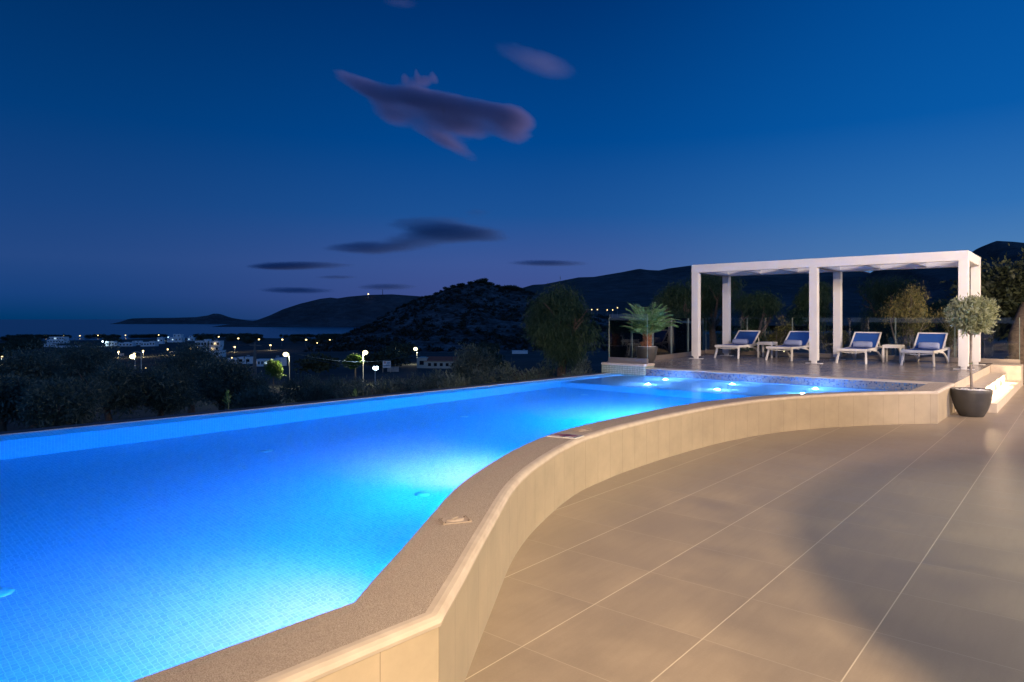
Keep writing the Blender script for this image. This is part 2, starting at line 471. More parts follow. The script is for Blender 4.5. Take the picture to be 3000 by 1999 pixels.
def hill_mat(name, rock, scrub, sc, bias=.5):
    t = NT(name); v = t.obj()
    n = t.noise(v, sc, 9, .68); n2 = t.noise(t.mapping(v, sc=(1, 1, 3)), sc * 4.5, 6, .6)
    f = t.math('ADD', t.math('MULTIPLY', n, .6), t.math('MULTIPLY', n2, .4))
    c = t.ramp(f, [(bias - .10, scrub), (bias + .01, tuple((a + b) / 2 for a, b in zip(rock, scrub))), (bias + .09, rock)])
    t.principled(c, .95, t.bump(f, .8, 1.2 / sc)); return t.m
M['hill_near'] = hill_mat('rocky_hill', c4(.27, .25, .25), c4(.018, .024, .018), .05, .53)
M['hill_far'] = hill_mat('far_headland', c4(.13, .135, .14), c4(.05, .055, .055), .006, .50)
M['mountain'] = hill_mat('mountain_scrub', c4(.13, .13, .13), c4(.045, .055, .05), .0035, .52)

def leaf_mat(name, a, b, rough=.55, trans=.25):
    t = NT(name)
    g = t.n('ShaderNodeNewGeometry')
    n = t.noise(t.obj(), .9, 3)
    c = t.mix(g.outputs['Random Per Island'], a, b)
    c = t.mix(t.math('MULTIPLY', t.rng(n, .35, .7), .5), c, tuple(x * .55 for x in a[:3]) + (1,))
    p = t.n('ShaderNodeBsdfPrincipled'); t.l(c, p.inputs['Base Color']); p.inputs['Roughness'].default_value = rough
    tl = t.n('ShaderNodeBsdfTranslucent'); t.l(c, tl.inputs[0])
    ms = t.n('ShaderNodeMixShader'); ms.inputs[0].default_value = trans
    t.l(p.outputs[0], ms.inputs[1]); t.l(tl.outputs[0], ms.inputs[2]); t.l(ms.outputs[0], t.out.inputs[0]); return t.m
M['olive_leaf'] = leaf_mat('olive_leaves', c4(.085, .12, .085), c4(.19, .24, .18))
M['silver_leaf'] = leaf_mat('silver_olive_leaves', c4(.17, .20, .10), c4(.42, .45, .28))
M['pepper_leaf'] = leaf_mat('weeping_leaves', c4(.024, .06, .026), c4(.066, .125, .055))
M['dark_leaf'] = leaf_mat('dark_leaves', c4(.035, .05, .026), c4(.085, .105, .055))
M['bush_leaf'] = leaf_mat('bush_leaves', c4(.12, .12, .035), c4(.26, .22, .07))
M['green_leaf'] = leaf_mat('fresh_green_leaves', c4(.06, .12, .02), c4(.13, .20, .035))
M['palm_leaf'] = leaf_mat('palm_leaflets', c4(.09, .23, .08), c4(.24, .42, .18), .4)
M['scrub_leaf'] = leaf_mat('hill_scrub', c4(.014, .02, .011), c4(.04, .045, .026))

# ------------------------------------------------------------------ leaves
def leaf_mesh(name, P, D, L, Wd, mat, parent=None, seed=0, loc=None):
    """one diamond leaf per row: P base points, D unit directions"""
    r = np.random.default_rng(seed); n = len(P)
    L = np.broadcast_to(np.asarray(L, float).reshape(-1, 1), (n, 1)); Wd = np.broadcast_to(np.asarray(Wd, float).reshape(-1, 1), (n, 1))
    q = r.normal(size=(n, 3)); x = np.cross(D, q); x /= np.linalg.norm(x, axis=1, keepdims=True) + 1e-9
    mid = P + D * L * .5 
    V = np.stack([P, mid + x * Wd * .5, P + D * L, mid - x * Wd * .5], 1).reshape(-1, 3)
    me = bpy.data.meshes.new(name)
    me.vertices.add(4 * n); me.vertices.foreach_set('co', V.astype(np.float32).ravel())
    me.loops.add(4 * n); me.loops.foreach_set('vertex_index', np.arange(4 * n, dtype=np.int32))
    me.polygons.add(n); me.polygons.foreach_set('loop_start', np.arange(0, 4 * n, 4, dtype=np.int32))
    me.materials.append(mat); me.update(calc_edges=True); me.validate()
    o = bpy.data.objects.new(name, me); COL.objects.link(o)
    if parent is not None: o.parent = parent
    if loc is not None: o.location = loc
    return o
def unit(v): return v / (np.linalg.norm(v, axis=1, keepdims=True) + 1e-9)
def crown_points(blobs, n, seed, shell=.45, clump=0, csize=.12):
    """points spread through a set of ellipsoids (cx,cy,cz,rx,ry,rz), thicker towards the outside; optional twig clumps"""
    r = np.random.default_rng(seed); B = np.array(blobs, float)
    vol = B[:, 3] * B[:, 4] * B[:, 5]; m = n if not clump else max(1, n // clump)
    k = r.choice(len(B), m, p=vol / vol.sum())
    d = unit(r.normal(size=(m, 3))); u = shell + (1 - shell) * r.random((m, 1)) ** .8
    u *= 1 + .16 * r.normal(size=(m, 1)) * (r.random((m, 1)) > .6)
    C = B[k, :3] + d * u * B[k, 3:]
    if not clump: return C, d
    P = np.repeat(C, clump, 0) + r.normal(size=(m * clump, 3)) * csize
    return P, np.repeat(d, clump, 0)

def catmull(P, n):
    P = np.array(P, float); P = np.vstack([2 * P[0] - P[1], P, 2 * P[-1] - P[-2]]); out = []
    for i in range(1, len(P) - 2):
        for t in np.linspace(0, 1, 14, endpoint=False):
            a, b, c, d = P[i - 1], P[i], P[i + 1], P[i + 2]
            out.append(.5 * (2 * b + (c - a) * t + (2 * a - 5 * b + 4 * c - d) * t * t + (3 * b - a - 3 * c + d) * t ** 3))
    out.append(P[-2]); out = np.array(out)
    for _ in range(60): out[1:-1] = .25 * out[:-2] + .5 * out[1:-1] + .25 * out[2:]
    s = np.r_[0, np.cumsum(np.linalg.norm(np.diff(out, axis=0), axis=1))]
    q = np.linspace(0, s[-1], n)
    return np.stack([np.interp(q, s, out[:, k]) for k in range(out.shape[1])], 1)
def arclen(P): 
    P = np.array(P); return np.r_[0, np.cumsum(np.linalg.norm(np.diff(P, axis=0), axis=1))]
# ================================================================== terrain, sea, hills
TD = [(-400, -1.2), (0, -1.4), (20, -1.8), (40, -4.0), (80, -8.2), (150, -13.2), (300, -19.8), (600, -27.0), (1200, -34.0), (1330, -35.6), (1700, -42.0), (9000, -60.0)]
def terr(x, y):
    d = y - .55 * x if x > 0 else y - .12 * x
    z = float(np.interp(d, [p[0] for p in TD], [p[1] for p in TD]))
    if d > 25:
        k = min(1.0, (d - 25) / 60)
        z += k * (.55 * math.sin(x * .045 + 1.3) * math.cos(y * .037) + .9 * math.sin(x * .011 + y * .006))
    return z
def at(px, py, h=0.0):
    """point on the ground such that something h metres above it is seen at (px,py)"""
    Y = 14.0; prev = False; hit = None; near = (1e9, 1200.0)
    while Y < 1290:
        X = (px - 1500) * Y / F; gap = EYE - (py - HZ) * Y / F - h - terr(X, Y)
        if prev and gap <= 0: hit = Y
        if Y > 100 and abs(gap) < near[0]: near = (abs(gap), Y)
        if h == 0 and gap <= 0: hit = Y; break
        prev = gap > 0; Y *= 1.004
    Y = hit or near[1]; X = (px - 1500) * Y / F
    return X, Y, terr(X, Y)

xs = np.unique(np.r_[-np.geomspace(3, 3000, 70), 0, np.geomspace(3, 2600, 66)])
ys = np.unique(np.r_[-np.geomspace(4, 300, 16), 0, np.geomspace(3, 3200, 110)])
g = MB(); nx = len(xs)
g.v = [(float(x), float(y), terr(x, y)) for y in ys for x in xs]
g.f = [(j * nx + i, j * nx + i + 1, (j + 1) * nx + i + 1, (j + 1) * nx + i) for j in range(len(ys) - 1) for i in range(nx - 1)]
g.uv = [None] * len(g.f)
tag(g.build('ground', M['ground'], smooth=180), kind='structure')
g = MB(); g.add([(-30000, 900, -35), (2600, 900, -35), (9000, 24000, -35), (-30000, 24000, -35)], [(0, 1, 2, 3)])
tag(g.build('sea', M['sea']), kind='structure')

def ridge(name, prof, dist, front, back, zbase, mat, rough=.06, seed=0, nxs=150, nys=26, curve=1.3):
    """a hill whose skyline, seen from the terrace, follows prof (2353-px columns / rows of the photograph)"""
    r = np.random.default_rng(seed)
    P = np.array(prof, float) * 1.275
    cols = np.linspace(P[0, 0], P[-1, 0], nxs)
    sky = np.interp(cols, P[:, 0], P[:, 1])
    m = MB(); grid = []
    ph = r.random((7, 3)) * 6.28; fr = 2.0 ** np.arange(7)
    for j in range(nys):
        t = j / (nys - 1); row = []
        for i, c in enumerate(cols):
            Yt = dist
            Hh = EYE + (HZ - sky[i]) * Yt / F - zbase
            if t <= .72:
                q = t / .72; y = dist - front * (1 - q); k = q ** curve
            else:
                q = (t - .72) / .28; y = dist + back * q; k = 1 - q * q
            X = (c - 1500) * Yt / F * (1 + (y - dist) / dist * .35)
            nz = sum(math.sin(fr[a] * (X / front * 1.7 + ph[a, 0]) + ph[a, 2]) * math.cos(fr[a] * (y / front * 1.9 + ph[a, 1])) / fr[a] ** .8 for a in range(7))
            e = 4 * q * (1 - q) if t <= .72 else 0
            row.append((X, y, zbase + max(0.0, Hh) * (k + rough * e * nz)))
        grid += row
    m.v = grid
    m.f = [(j * nxs + i, j * nxs + i + 1, (j + 1) * nxs + i + 1, (j + 1) * nxs + i) for j in range(nys - 1) for i in range(nxs - 1)]
    m.uv = [None] * len(m.f)
    o = m.build(name, mat, smooth=180); tag(o, kind='structure'); return o, np.array(grid).reshape(nys, nxs, 3)
ridge('cape_hill', [(286, 738), (292, 734), (305, 732), (340, 731), (400, 730.5), (450, 729), (478, 725), (490, 721), (500, 721), (512, 726), (525, 730), (560, 736), (600, 739)], 4600, 300, 400, -36, M['hill_far'], .05, 1)
ridge('headland_hill', [(545, 742), (565, 740), (590, 736), (620, 725), (650, 711), (690, 698), (715, 692), (735, 687), (760, 684), (775, 686), (800, 682), (845, 678), (900, 676.5), (950, 680), (1000, 684), (1060, 690), (1130, 700)], 3300, 480, 700, -36, M['hill_far'], .10, 2, 170)
ridge('mountain_ridge_hill', [(1080, 690), (1150, 675), (1205, 660), (1225, 654), (1250, 653), (1290, 645), (1330, 637), (1365, 636), (1400, 630), (1430, 625), (1470, 617), (1490, 620), (1515, 621), (1540, 616), (1586, 610), (1650, 605), (1780, 604), (1900, 610), (1960, 616), (1990, 624), (2018, 638), (2060, 650), (2200, 670), (2500, 690)], 4300, 2300, 900, -20, M['mountain'], .13, 3, 200, 34)
ridge('mountain_peak_hill', [(1800, 700), (1960, 668), (2005, 645), (2018, 634), (2032, 612), (2060, 602), (2120, 594), (2200, 590), (2240, 584), (2252, 578), (2262, 566), (2278, 558), (2293, 553), (2330, 555), (2380, 560), (2450, 572), (2700, 600)], 3500, 1700, 800, -10, M['mountain'], .12, 4, 160, 30)
hill, HG = ridge('rocky_hill', [(820, 757), (850, 748), (880, 728), (905, 713), (935, 700), (960, 688), (985, 682), (1015, 668), (1045, 657), (1070, 653), (1095, 648), (1112, 645), (1130, 653), (1160, 661), (1190, 663), (1220, 671), (1260, 692), (1320, 715), (1420, 735)], 860, 330, 260, -26, M['hill_near'], .10, 5, 150, 34, 1.15)

# scrub over the rocky hill (uncountable) and single pines on its crest
rg = np.random.default_rng(11)
pts = []
for k in range(3800):
    j = int(rg.integers(1, 25)); i = int(rg.integers(2, 147)); a, b = rg.random(2)
    p = HG[j, i] * (1 - a) * (1 - b) + HG[j, i + 1] * a * (1 - b) + HG[j + 1, i] * (1 - a) * b + HG[j + 1, i + 1] * a * b
    cl = math.sin(p[0] * .05 + 2) * math.cos(p[1] * .043) + .5 * math.sin(p[0] * .13 + p[1] * .11)
    if cl > rg.normal() * .6 - .15: pts.append((p, 1.0 + 2.6 * rg.random() ** 2))
PP = []; LL = []
for p, s in pts:
    m = 26; d = unit(rg.normal(size=(m, 3))); d[:, 2] = np.abs(d[:, 2])
    PP.append(p + d * s * (.3 + .7 * rg.random((m, 1)))); LL += [s * .75] * m
PP = np.vstack(PP)
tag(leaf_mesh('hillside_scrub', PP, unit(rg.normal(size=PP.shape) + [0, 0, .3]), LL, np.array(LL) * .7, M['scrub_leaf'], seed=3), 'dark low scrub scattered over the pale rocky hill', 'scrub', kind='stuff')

# ================================================================== deck, pool
outpx = [(1290, 1832), (1359, 1708), (1387, 1652), (1414.8, 1600), (1447.7, 1540), (1471.7, 1495), (1498.7, 1447), (1528.7, 1412), (1558.7, 1384), (1591.7, 1360), (1627.6, 1336), (1657.6, 1318), (1699.6, 1297), (1744.5, 1282), (1800, 1264.5), (1854.7, 1250), (1932, 1230.6), (2009.4, 1214.2), (2086.7, 1198.5), (2170, 1185.5), (2253.3, 1175), (2339.6, 1168), (2400, 1164), (2500, 1159.5), (2600, 1156.2), (2663, 1155), (2737.7, 1153.5)]
inpx = [(1041.5, 1764), (1114, 1678), (1142, 1649), (1190, 1596), (1235, 1543), (1280, 1492), (1310, 1456), (1355, 1414), (1400, 1382.4), (1445, 1354), (1490, 1327), (1535, 1304.4), (1595, 1279), (1655, 1259.4), (1730, 1240.5), (1800, 1226), (1854.7, 1214.5), (1932, 1198), (2009.4, 1185), (2086.7, 1174), (2170, 1165), (2253.3, 1158.5), (2339.6, 1153.5), (2400, 1151), (2500, 1148), (2600, 1145.8), (2660, 1144.5)]
ZC = .46; ZW = .32; ZF = -.80
NC = 140
O = catmull([U(a, b, .425) for a, b in outpx], NC)
I = catmull([U(a, b, ZC) for a, b in inpx], NC)
O[-1] = sr(-1.60, float(O[-1] @ E2)); I[-1] = sr(-1.92, float(I[-1] @ E2))
La = np.array(U(0, 1268, .335)); Lb = np.array(U(1754, 1094, .335))
LD = (Lb - La) / np.linalg.norm(Lb - La); LN = np.array([LD[1], -LD[0]])
RF = 12.65
def line_r(P, D, r):       # where the line P + t D crosses E2-coordinate r
    t = (r - P @ E2) / (D @ E2); return P + D * t
On = np.array([O[0] - LD * 7]); In = np.array([I[0] - LD * 7])
Oc = np.vstack([On, O]); Ic = np.vstack([In, I])
Cin = np.array(sr(-1.92, RF)); Cout = np.array(sr(-1.60, RF + .33))
Lin = La + LN * .36
Dc = line_r(Lin, LD, RF)
Lback = Lin - LD * 16

pool = tag(empty('swimming_pool', (float(I[60][0]), float(I[60][1]), 0.0)), 'long blue lit infinity pool behind a curved cream wall with pebbled coping', 'swimming pool')
def child(o):
    o.parent = pool; o.matrix_parent_inverse = Matrix.Translation(-Vector(pool.location)); return o

# basin: floor + walls
fl = [tuple(p) for p in Ic] + [tuple(Cin), tuple(Dc), tuple(Lback)]
b = MB(); n = len(fl)
b.v = [(x, y, ZF) for x, y in fl]; b.f = [tuple(range(n))]
b.uv = [[(float(np.dot(p, LN)), float(np.dot(p, LD))) for p in fl]]
wallp = [np.array(p) for p in Ic] + [Cin]
ul = list(arclen(wallp))
b.strip([(p[0], p[1], ZF) for p in wallp], [(p[0], p[1], .43) for p in wallp], ul, 0, .43 - ZF)
w2 = [Cin, Dc]; u2 = [0, float(np.linalg.norm(Dc - Cin))]
b.strip([(p[0], p[1], ZF) for p in w2], [(p[0], p[1], .22) for p in w2], u2, 0, .22 - ZF)
w3 = [Dc, Lback]; u3 = [0, float(np.linalg.norm(Lback - Dc))]
b.strip([(p[0], p[1], ZF) for p in w3], [(p[0], p[1], .20) for p in w3], u3, 0, .20 - ZF)
child(b.build('basin', M['pool_tile']))
# weir: sloping mosaic lip of the infinity edge, dark outer strip, outer face
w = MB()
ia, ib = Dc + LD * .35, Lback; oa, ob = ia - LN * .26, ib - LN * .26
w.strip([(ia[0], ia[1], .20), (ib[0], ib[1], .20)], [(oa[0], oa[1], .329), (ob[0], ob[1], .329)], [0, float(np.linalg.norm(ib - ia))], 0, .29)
child(w.build('weir_lip', M['lip_tile_lit']))
w = MB(); oc, od = oa - LN * .15, ob - LN * .15
w.strip([(oa[0], oa[1], .329), (ob[0], ob[1], .329)], [(oc[0], oc[1], .336), (od[0], od[1], .336)])
w.strip([(oc[0], oc[1], .336), (od[0], od[1], .336)], [(oc[0], oc[1], -2.6), (od[0], od[1], -2.6)])
child(w.build('outer_edge', M['dark_trim']))
# waterline mosaic band on the far and right walls (2 mm proud)
w = MB()
ca = np.array(sr(-1.922, RF - .004)); da = np.array(sr(-8.02, RF - .004))
w.strip([(ca[0], ca[1], .16), (da[0], da[1], .16)], [(ca[0], ca[1], .447), (da[0], da[1], .447)], [0, 6.1], 0.01, .297)
ra = np.array(sr(-1.924, RF)); rb = np.array(sr(-1.924, float(I[-1] @ E2)))
w.strip([(rb[0], rb[1], .16), (ra[0], ra[1], .16)], [(rb[0], rb[1], .447), (ra[0], ra[1], .447)], [0, 1.5], 0.01, .297)
child(w.build('waterline_band', M['band_tile']))
# coping: pebble wash top + smooth bullnose
def lerp(t): return Ic * (1 - t) + Oc * t
lines = lambda t, z: [(p[0], p[1], z) for p in lerp(t)]
c = MB()
c.strip(lines(-.03, .40), lines(-.03, .452)); c.strip(lines(-.03, .452), lines(-.005, ZC)); c.strip(lines(-.005, ZC), lines(.83, ZC))
# right leg and far leg
B1i, B1o = I[-1], O[-1]; s_in, s_out = -1.92, -1.60
rB = float(B1i @ E2); rBo = float(B1o @ E2)
def q4(P, z): return [(p[0], p[1], z) for p in P]
c.add(q4([B1i, B1i * .17 + B1o * .83, Cin * .17 + Cout * .83, Cin], ZC), [(0, 1, 2, 3)])
Do = np.array(sr(-8.05, RF + .33)); Di = np.array(sr(-8.05, RF))
child_coping = child(c.build('coping', M['coping'], smooth=60))
c = MB()
prof = [(.83, ZC + .0006), (.90, ZC + .001), (.955, ZC - .003), (.99, ZC - .012), (1.008, ZC - .026), (1.004, ZC - .038), (.97, ZC - .042)]
OO = np.vstack([Oc, [Cout]]); II = np.vstack([Ic, [Cin]])
lp = lambda t, z: [(p[0], p[1], z) for p in (II * (1 - t) + OO * t)]
for (ta, za), (tb, zb) in zip(prof[:-1], prof[1:]): c.strip(lp(ta, za), lp(tb, zb))
# far coping, flush with the raised deck: smooth stone
c.add([(*Cin, ZC + .0006), (*Cout, ZC + .0006), (*Do, ZC + .0006), (*Di, ZC + .0006), (*Cin, .44), (*Di, .44)], [(0, 1, 2, 3), (0, 3, 5, 4)])
o = c.build('bullnose', M['nose'], smooth=60); o.parent = child_coping
# cladding below the coping
c = MB(); k = OO * .985 + II * .015
c.strip([(p[0], p[1], 0) for p in k], [(p[0], p[1], .425) for p in k], list(arclen(k)), 0, .425)
child(c.build('wall_cladding', M['clad'], smooth=30))
# shallow shelf at the far end
c = MB(); RS = 10.55; ZS = .05
def on_in(r):
    j = int(np.argmin(np.abs(I[80:] @ E2 - r) + (I[80:] @ E1 < -4) * 9)) + 80; return I[j]
sl = line_r(Lin, LD, RS)
shp = [sl, *[p for p in I if p @ E2 > RS and p @ E1 > -6.9], Cin, Dc]
c.v = [(p[0], p[1], ZS) for p in shp]; c.f = [tuple(range(len(shp)))]; c.uv = [[(float(p @ E1), float(p @ E2)) for p in shp]]
fx = shp[1]
c.strip([(sl[0], sl[1], ZF), (fx[0], fx[1], ZF)], [(sl[0], sl[1], ZS), (fx[0], fx[1], ZS)], [0, 5.0], 0, ZS - ZF)
child(c.build('shallow_shelf', M['pool_tile']))
# mosaic end wall of the infinity edge
c = MB()
e0 = np.array(sr(-8.0, 12.55)); ex = 1.0
zt = .525
P = [np.array(sr(-8.0, 12.55)), np.array(sr(-6.98, 12.55)), np.array(sr(-6.98, 13.0)), np.array(sr(-8.0, 13.0))]
for i in range(4):
    a, bb = P[i], P[(i + 1) % 4]
    c.strip([(a[0], a[1], -2.2), (bb[0], bb[1], -2.2)], [(a[0], a[1], zt - .02), (bb[0], bb[1], zt - .02)], [0.0, float(np.linalg.norm(bb - a))], 0, 2.70)
child(c.build('end_wall', M['end_tile']))
c = MB(); mid = sum(P) / 4
Mz = Matrix.Rotation(-A1, 3, 'Z')
c.box((mid[0], mid[1], zt), (1.05, .48, .045), Mz, .012)
o = c.build('end_wall_cap', M['nose']); child(o)

# pool lamps in the near wall, an added fill light and small lamps in the shelf
def lamp_child(name, kind, loc, power, color, parent, **kw):
    o = lamp(name, kind, loc, power, color, **kw); 
    o.parent = parent; o.matrix_parent_inverse = parent.matrix_world.inverted() if parent.type != 'EMPTY' else Matrix.Translation(-Vector(parent.location)); return o
BLUE = (.0, .225, 1.0)
POOLP = 1150
nearI = np.vstack([[I[0] - LD * (1.9 - .38 * k) for k in range(5)], I])
def normal_in(j, arr):
    d = arr[min(j + 1, len(arr) - 1)] - arr[max(j - 1, 0)]; d /= np.linalg.norm(d); return np.array([-d[1], d[0]])
for pw, (px, py, bt) in zip((.7, .95, 1.8), [(830, 1850, (840, 1830)), (1345, 1400, (1345, 1378)), (1800, 1215, (1800, 1204))]):
    fp = np.array(UW(px, py, ZF)); j = int(np.argmin(np.linalg.norm(nearI - fp, axis=1))); nrm = normal_in(j, nearI); p = nearI[j]
    lm = MB().lathe([(0, 0), (.07, 0), (.085, -.012), (.09, -.02)], n=24)
    ob = lm.build('pool_lamp', M['pool_lens'], smooth=True)
    ob.rotation_euler = Vector((nrm[0], nrm[1], 0)).to_track_quat('Z', 'Y').to_euler(); ob.location = (p[0] + nrm[0] * .022, p[1] + nrm[1] * .022, -.05)
    child(ob)
    lamp('pool_lamp_beam', 'SPOT', (p[0] + nrm[0] * .12, p[1] + nrm[1] * .12, .12), 125 * min(pw, 1.3), (.74 - .25 * (pw > 1), .53, 1.0), target=(*UW(*bt, ZF), ZF), size=.1, cone=74, blend=1.0)
    l = lamp('pool_and_fill_light', 'SPOT', (p[0] + nrm[0] * .10, p[1] + nrm[1] * .10, .21), POOLP * pw, (0, .215 + .05 * (pw > 1), 1.0), target=(p[0] + nrm[0] * 3, p[1] + nrm[1] * 3, -1.3), size=.08, cone=172, blend=1.0)
l = lamp('pool_and_fill_light', 'SPOT', (*(I[0] - LD * 3.2 + LN * -.12), .21), POOLP, BLUE, target=(*(I[0] - LD * 3.2 - LN * 3), -1.3), size=.08, cone=172, blend=1.0)  # added light without a lens, out of frame, brightens the pool floor
for px, py in [(1950, 1112), (2146, 1125.5), (2388.7, 1139), (1898, 1126), (2101.6, 1141), (2351.5, 1154)]:
    x, y = UW(px, py, ZS + .06)
    ob = MB().lathe([(.062, 0), (.06, .02), (.045, .036), (.02, .045), (0, .047)], n=20).build('shelf_lamp', M['pool_lens'], smooth=True, loc=(x, y, ZS)); child(ob)
    lamp('shelf_lamp_light', 'POINT', (x, y, ZS + .12), 80, (.13, .40, 1.0), size=.03)
# floor inlets
for px, py in [(1237, 1449), (782, 1322), (1360, 1221), (2, 1737), (1712, 1157)]:
    x, y = UW(px, py, ZF)
    ob = MB().lathe([(.085, 0), (.085, .012), (.07, .03), (.035, .042), (0, .045)], n=24).build('floor_inlet', M['white_plastic'], smooth=True, loc=(x, y, ZF)); ob.scale = (.75, .75, .6); child(ob)
# skimmer lids and depth tiles on the coping
def on_cop(px, py):
    x, y = U(px, py, ZC); q = np.array([x, y]); j = int(np.argmin(np.linalg.norm(.5 * (I + O) - q, axis=1)))
    d = I[min(j + 1, NC - 1)] - I[max(j - 1, 0)]; return x, y, math.atan2(d[1], d[0])
for px, py in [(1333, 1526), (1704, 1261)]:
    x, y, a = on_cop(px, py)
    m = MB(); Mr = Matrix.Rotation(0, 3, 'Z')
    m.box((0, 0, .003), (.245, .165, .006), None, .002)
    for sx in (-1, 1): m.box((sx * .112, 0, .010), (.010, .165, .010), None, .003)
    m2 = MB()
    prof = [(0, .012), (.05, .014), (.075, .011), (.083, .006)]
    vs_ = MB().lathe(prof, n=28); m.add([(p[0] * .95, p[1] * .62, p[2]) for p in vs_.v], vs_.f)
    m.box((0, 0, .017), (.09, .012, .008), Matrix.Rotation(.7, 3, 'Z'), .003)
    M['lid'] = M.get('lid') or plain('stone_coloured_lid', c4(.43, .355, .285), .6, .1, 20); ob = m.build('skimmer_lid', M['lid'], smooth=True, loc=(x, y, ZC)); ob.scale = (.62, .62, .8); ob.rotation_euler = (0, 0, a - rad(62) if px < 1500 else a - rad(20)); child(ob)
    for sx in (-.098, .098):
        for sy in (-.06, .06): MB().lathe([(.008, .006), (.008, .009), (0, .0092)], (sx, sy, 0), 10).build('screw', M['bark'], ob)
M['tile_white'] = plain('white_glazed_tile', c4(.62, .60, .58), .25, .05, 5)
M['tile_red'] = plain('dark_red_print', c4(.16, .015, .03), .3, .1, 5)
M['tile_navy'] = plain('navy_print', c4(.02, .035, .07), .3, .1, 5)
for px, py in [(1640, 1278.5), (1673, 1281)]:
    x, y, a = on_cop(px, py)
    ob = MB().box((0, 0, .005), (.17, .17, .012), None, .003).build('depth_tile', M['tile_white'], loc=(x, y, ZC)); ob.rotation_euler = (0, 0, -A1 + rad(6)); child(ob)
    q = MB()
    rows = [[(-.05, .055), (.012, .07)], [(-.035, .05), (.035, .06)], [(-.05, .07), (.04, .03)]]
    for k, rw in enumerate(rows):
        for xx, ww in rw: q.box((xx * .8, .045 - .038 * k, .0118), (ww, .021, .002))
    q.build('depth_marking', M['tile_red'], ob)
    q = MB().box((.071, 0, .0118), (.012, .15, .002)); q.build('tile_border', M['tile_navy'], ob)

# the water
wp = [tuple(p) for p in (Ic * 1.004 - Oc * .004 * 1)] + [tuple(Cin), tuple(Dc), tuple(Dc + LD * .35), tuple(oa + LN * .018), tuple(ob + LN * .018) if False else tuple(Lback - LN * .242)]
m = MB(); m.v = [(x, y, ZW) for x, y in wp]; m.f = [tuple(range(len(wp)))]; m.uv = [None]
tag(m.build('water', M['water']), kind='structure')

# lower deck: follows the wall, then runs out of sight
k = OO * .93 + II * .07
poly = [tuple(p) for p in k] + [sr(-1.62, 19.2), sr(9, 19.2), sr(9, -14), sr(-6, -14)]
m = MB(); m.v = [(x, y, 0) for x, y in poly]; m.f = [tuple(range(len(poly)))]; m.uv = [None]
o = m.build('lower_deck', M['deck']); tag(o, kind='structure')
# raised deck
up = [sr(-1.602, RF + .33), sr(-1.602, 19.0), sr(-8.65, 19.0), sr(-8.06, RF + .33)]
m = MB().prism(up, -1.6, ZC); tag(m.build('raised_deck', M['upper']), kind='structure')
m = MB()
pa, pb = np.array(sr(-1.598, RF + .30)), np.array(sr(-1.598, 18.3))
m.strip([(pa[0], pa[1], 0), (pb[0], pb[1], 0)], [(pa[0], pa[1], ZC - .002), (pb[0], pb[1], ZC - .002)], [0, 5.6], 0, .46)
tag(m.build('deck_riser', M['nose']), kind='structure')

# lit steps between the two decks
steps = tag(empty('steps', (*sr(-1.3, 15.7), 0), -A1), 'two cream steps with glowing lamps in the riser beside the potted olive', 'steps')
def sbox(s0, s1, r0, r1, z0, z1, bev=0.0, mb=None):
    return (mb or MB()).box(((s0 + s1) / 2 + 1.3, (r0 + r1) / 2 - 15.7, (z0 + z1) / 2), (s1 - s0, r1 - r0, z1 - z0), None, bev)
sbox(-1.597, -1.30, 13.15, 18.298, .001, .31, .004).build('upper_tread', M['upper_loc'] if 'upper_loc' in M else M['nose'], steps)
sbox(-1.299, -1.06, 13.15, 18.298, .001, .155, .004).build('lower_tread', M['nose'], steps)
sbox(-1.597, -1.05, 18.30, 19.0, .001, .475, .006).build('end_wall', M['nose'], steps)
for r in (14.3, 15.35, 16.4, 17.5):
    MB().lathe([(.030, .004), (.028, .010), (0, .011)], n=18).build('step_lamp', M['step_lens'], steps, True)
    o = bpy.context.scene.objects[-1] if False else [x for x in COL.objects if x.name.startswith('step_lamp')][-1]
    o.location = (.001, r - 15.7, .235); o.rotation_euler = (0, rad(90), 0)
    x, y = sr(-1.3 + .055, r)
    lamp('step_lamp_light', 'POINT', (x, y, .24), 16, (1.0, .74, .44), size=.03)

# ================================================================== glass balustrade
bal = tag(empty('glass_balustrade', (*sr(-8.0, 12.75), ZC)), 'frameless clear glass balustrade in a low bronze base rail around the raised deck', 'balustrade')
M['rail'] = plain('bronze_base_rail', c4(.30, .255, .22), .34, .08, 3, metal=.55)
M['glass_edge'] = plain('polished_glass_edge', c4(.42, .55, .52), .25, .05, 3)
def run(a, bpt, z0, first=1.25, h=.955):
    a = np.array(a); bpt = np.array(bpt); L = np.linalg.norm(bpt - a); d = (bpt - a) / L
    o_ = np.array(bal.location[:2])
    q = MB().bar((*(a - o_), z0 + .055 - ZC), (*(bpt - o_), z0 + .055 - ZC), .075, .11, .008); q.build('base_rail', M['rail'], bal)
    n_ = max(1, round(L / first)); w_ = L / n_
    for i in range(n_):
        p = a + d * (i * w_ + .008) - o_; e = a + d * ((i + 1) * w_ - .008) - o_
        gp = MB().bar((*(p + d * .004), z0 + .085 + h / 2 - ZC), (*(e - d * .004), z0 + .085 + h / 2 - ZC), .012, h).build('glass_panel', M['glass'], bal)
        for t in (p + d * .002, e - d * .002): MB().bar((*t, z0 + .085 - ZC), (*t, z0 + .085 + h - ZC), .004, .012).build('panel_edge', M['glass_edge'], gp)
run(sr(-7.92, 12.72), sr(-6.98, 12.72), .548, .94)
run(sr(-7.98, 12.80), sr(-8.50, 18.80), ZC, 1.2)
run(sr(-8.46, 18.86), sr(-1.10, 18.86), ZC + .0155, 1.25)

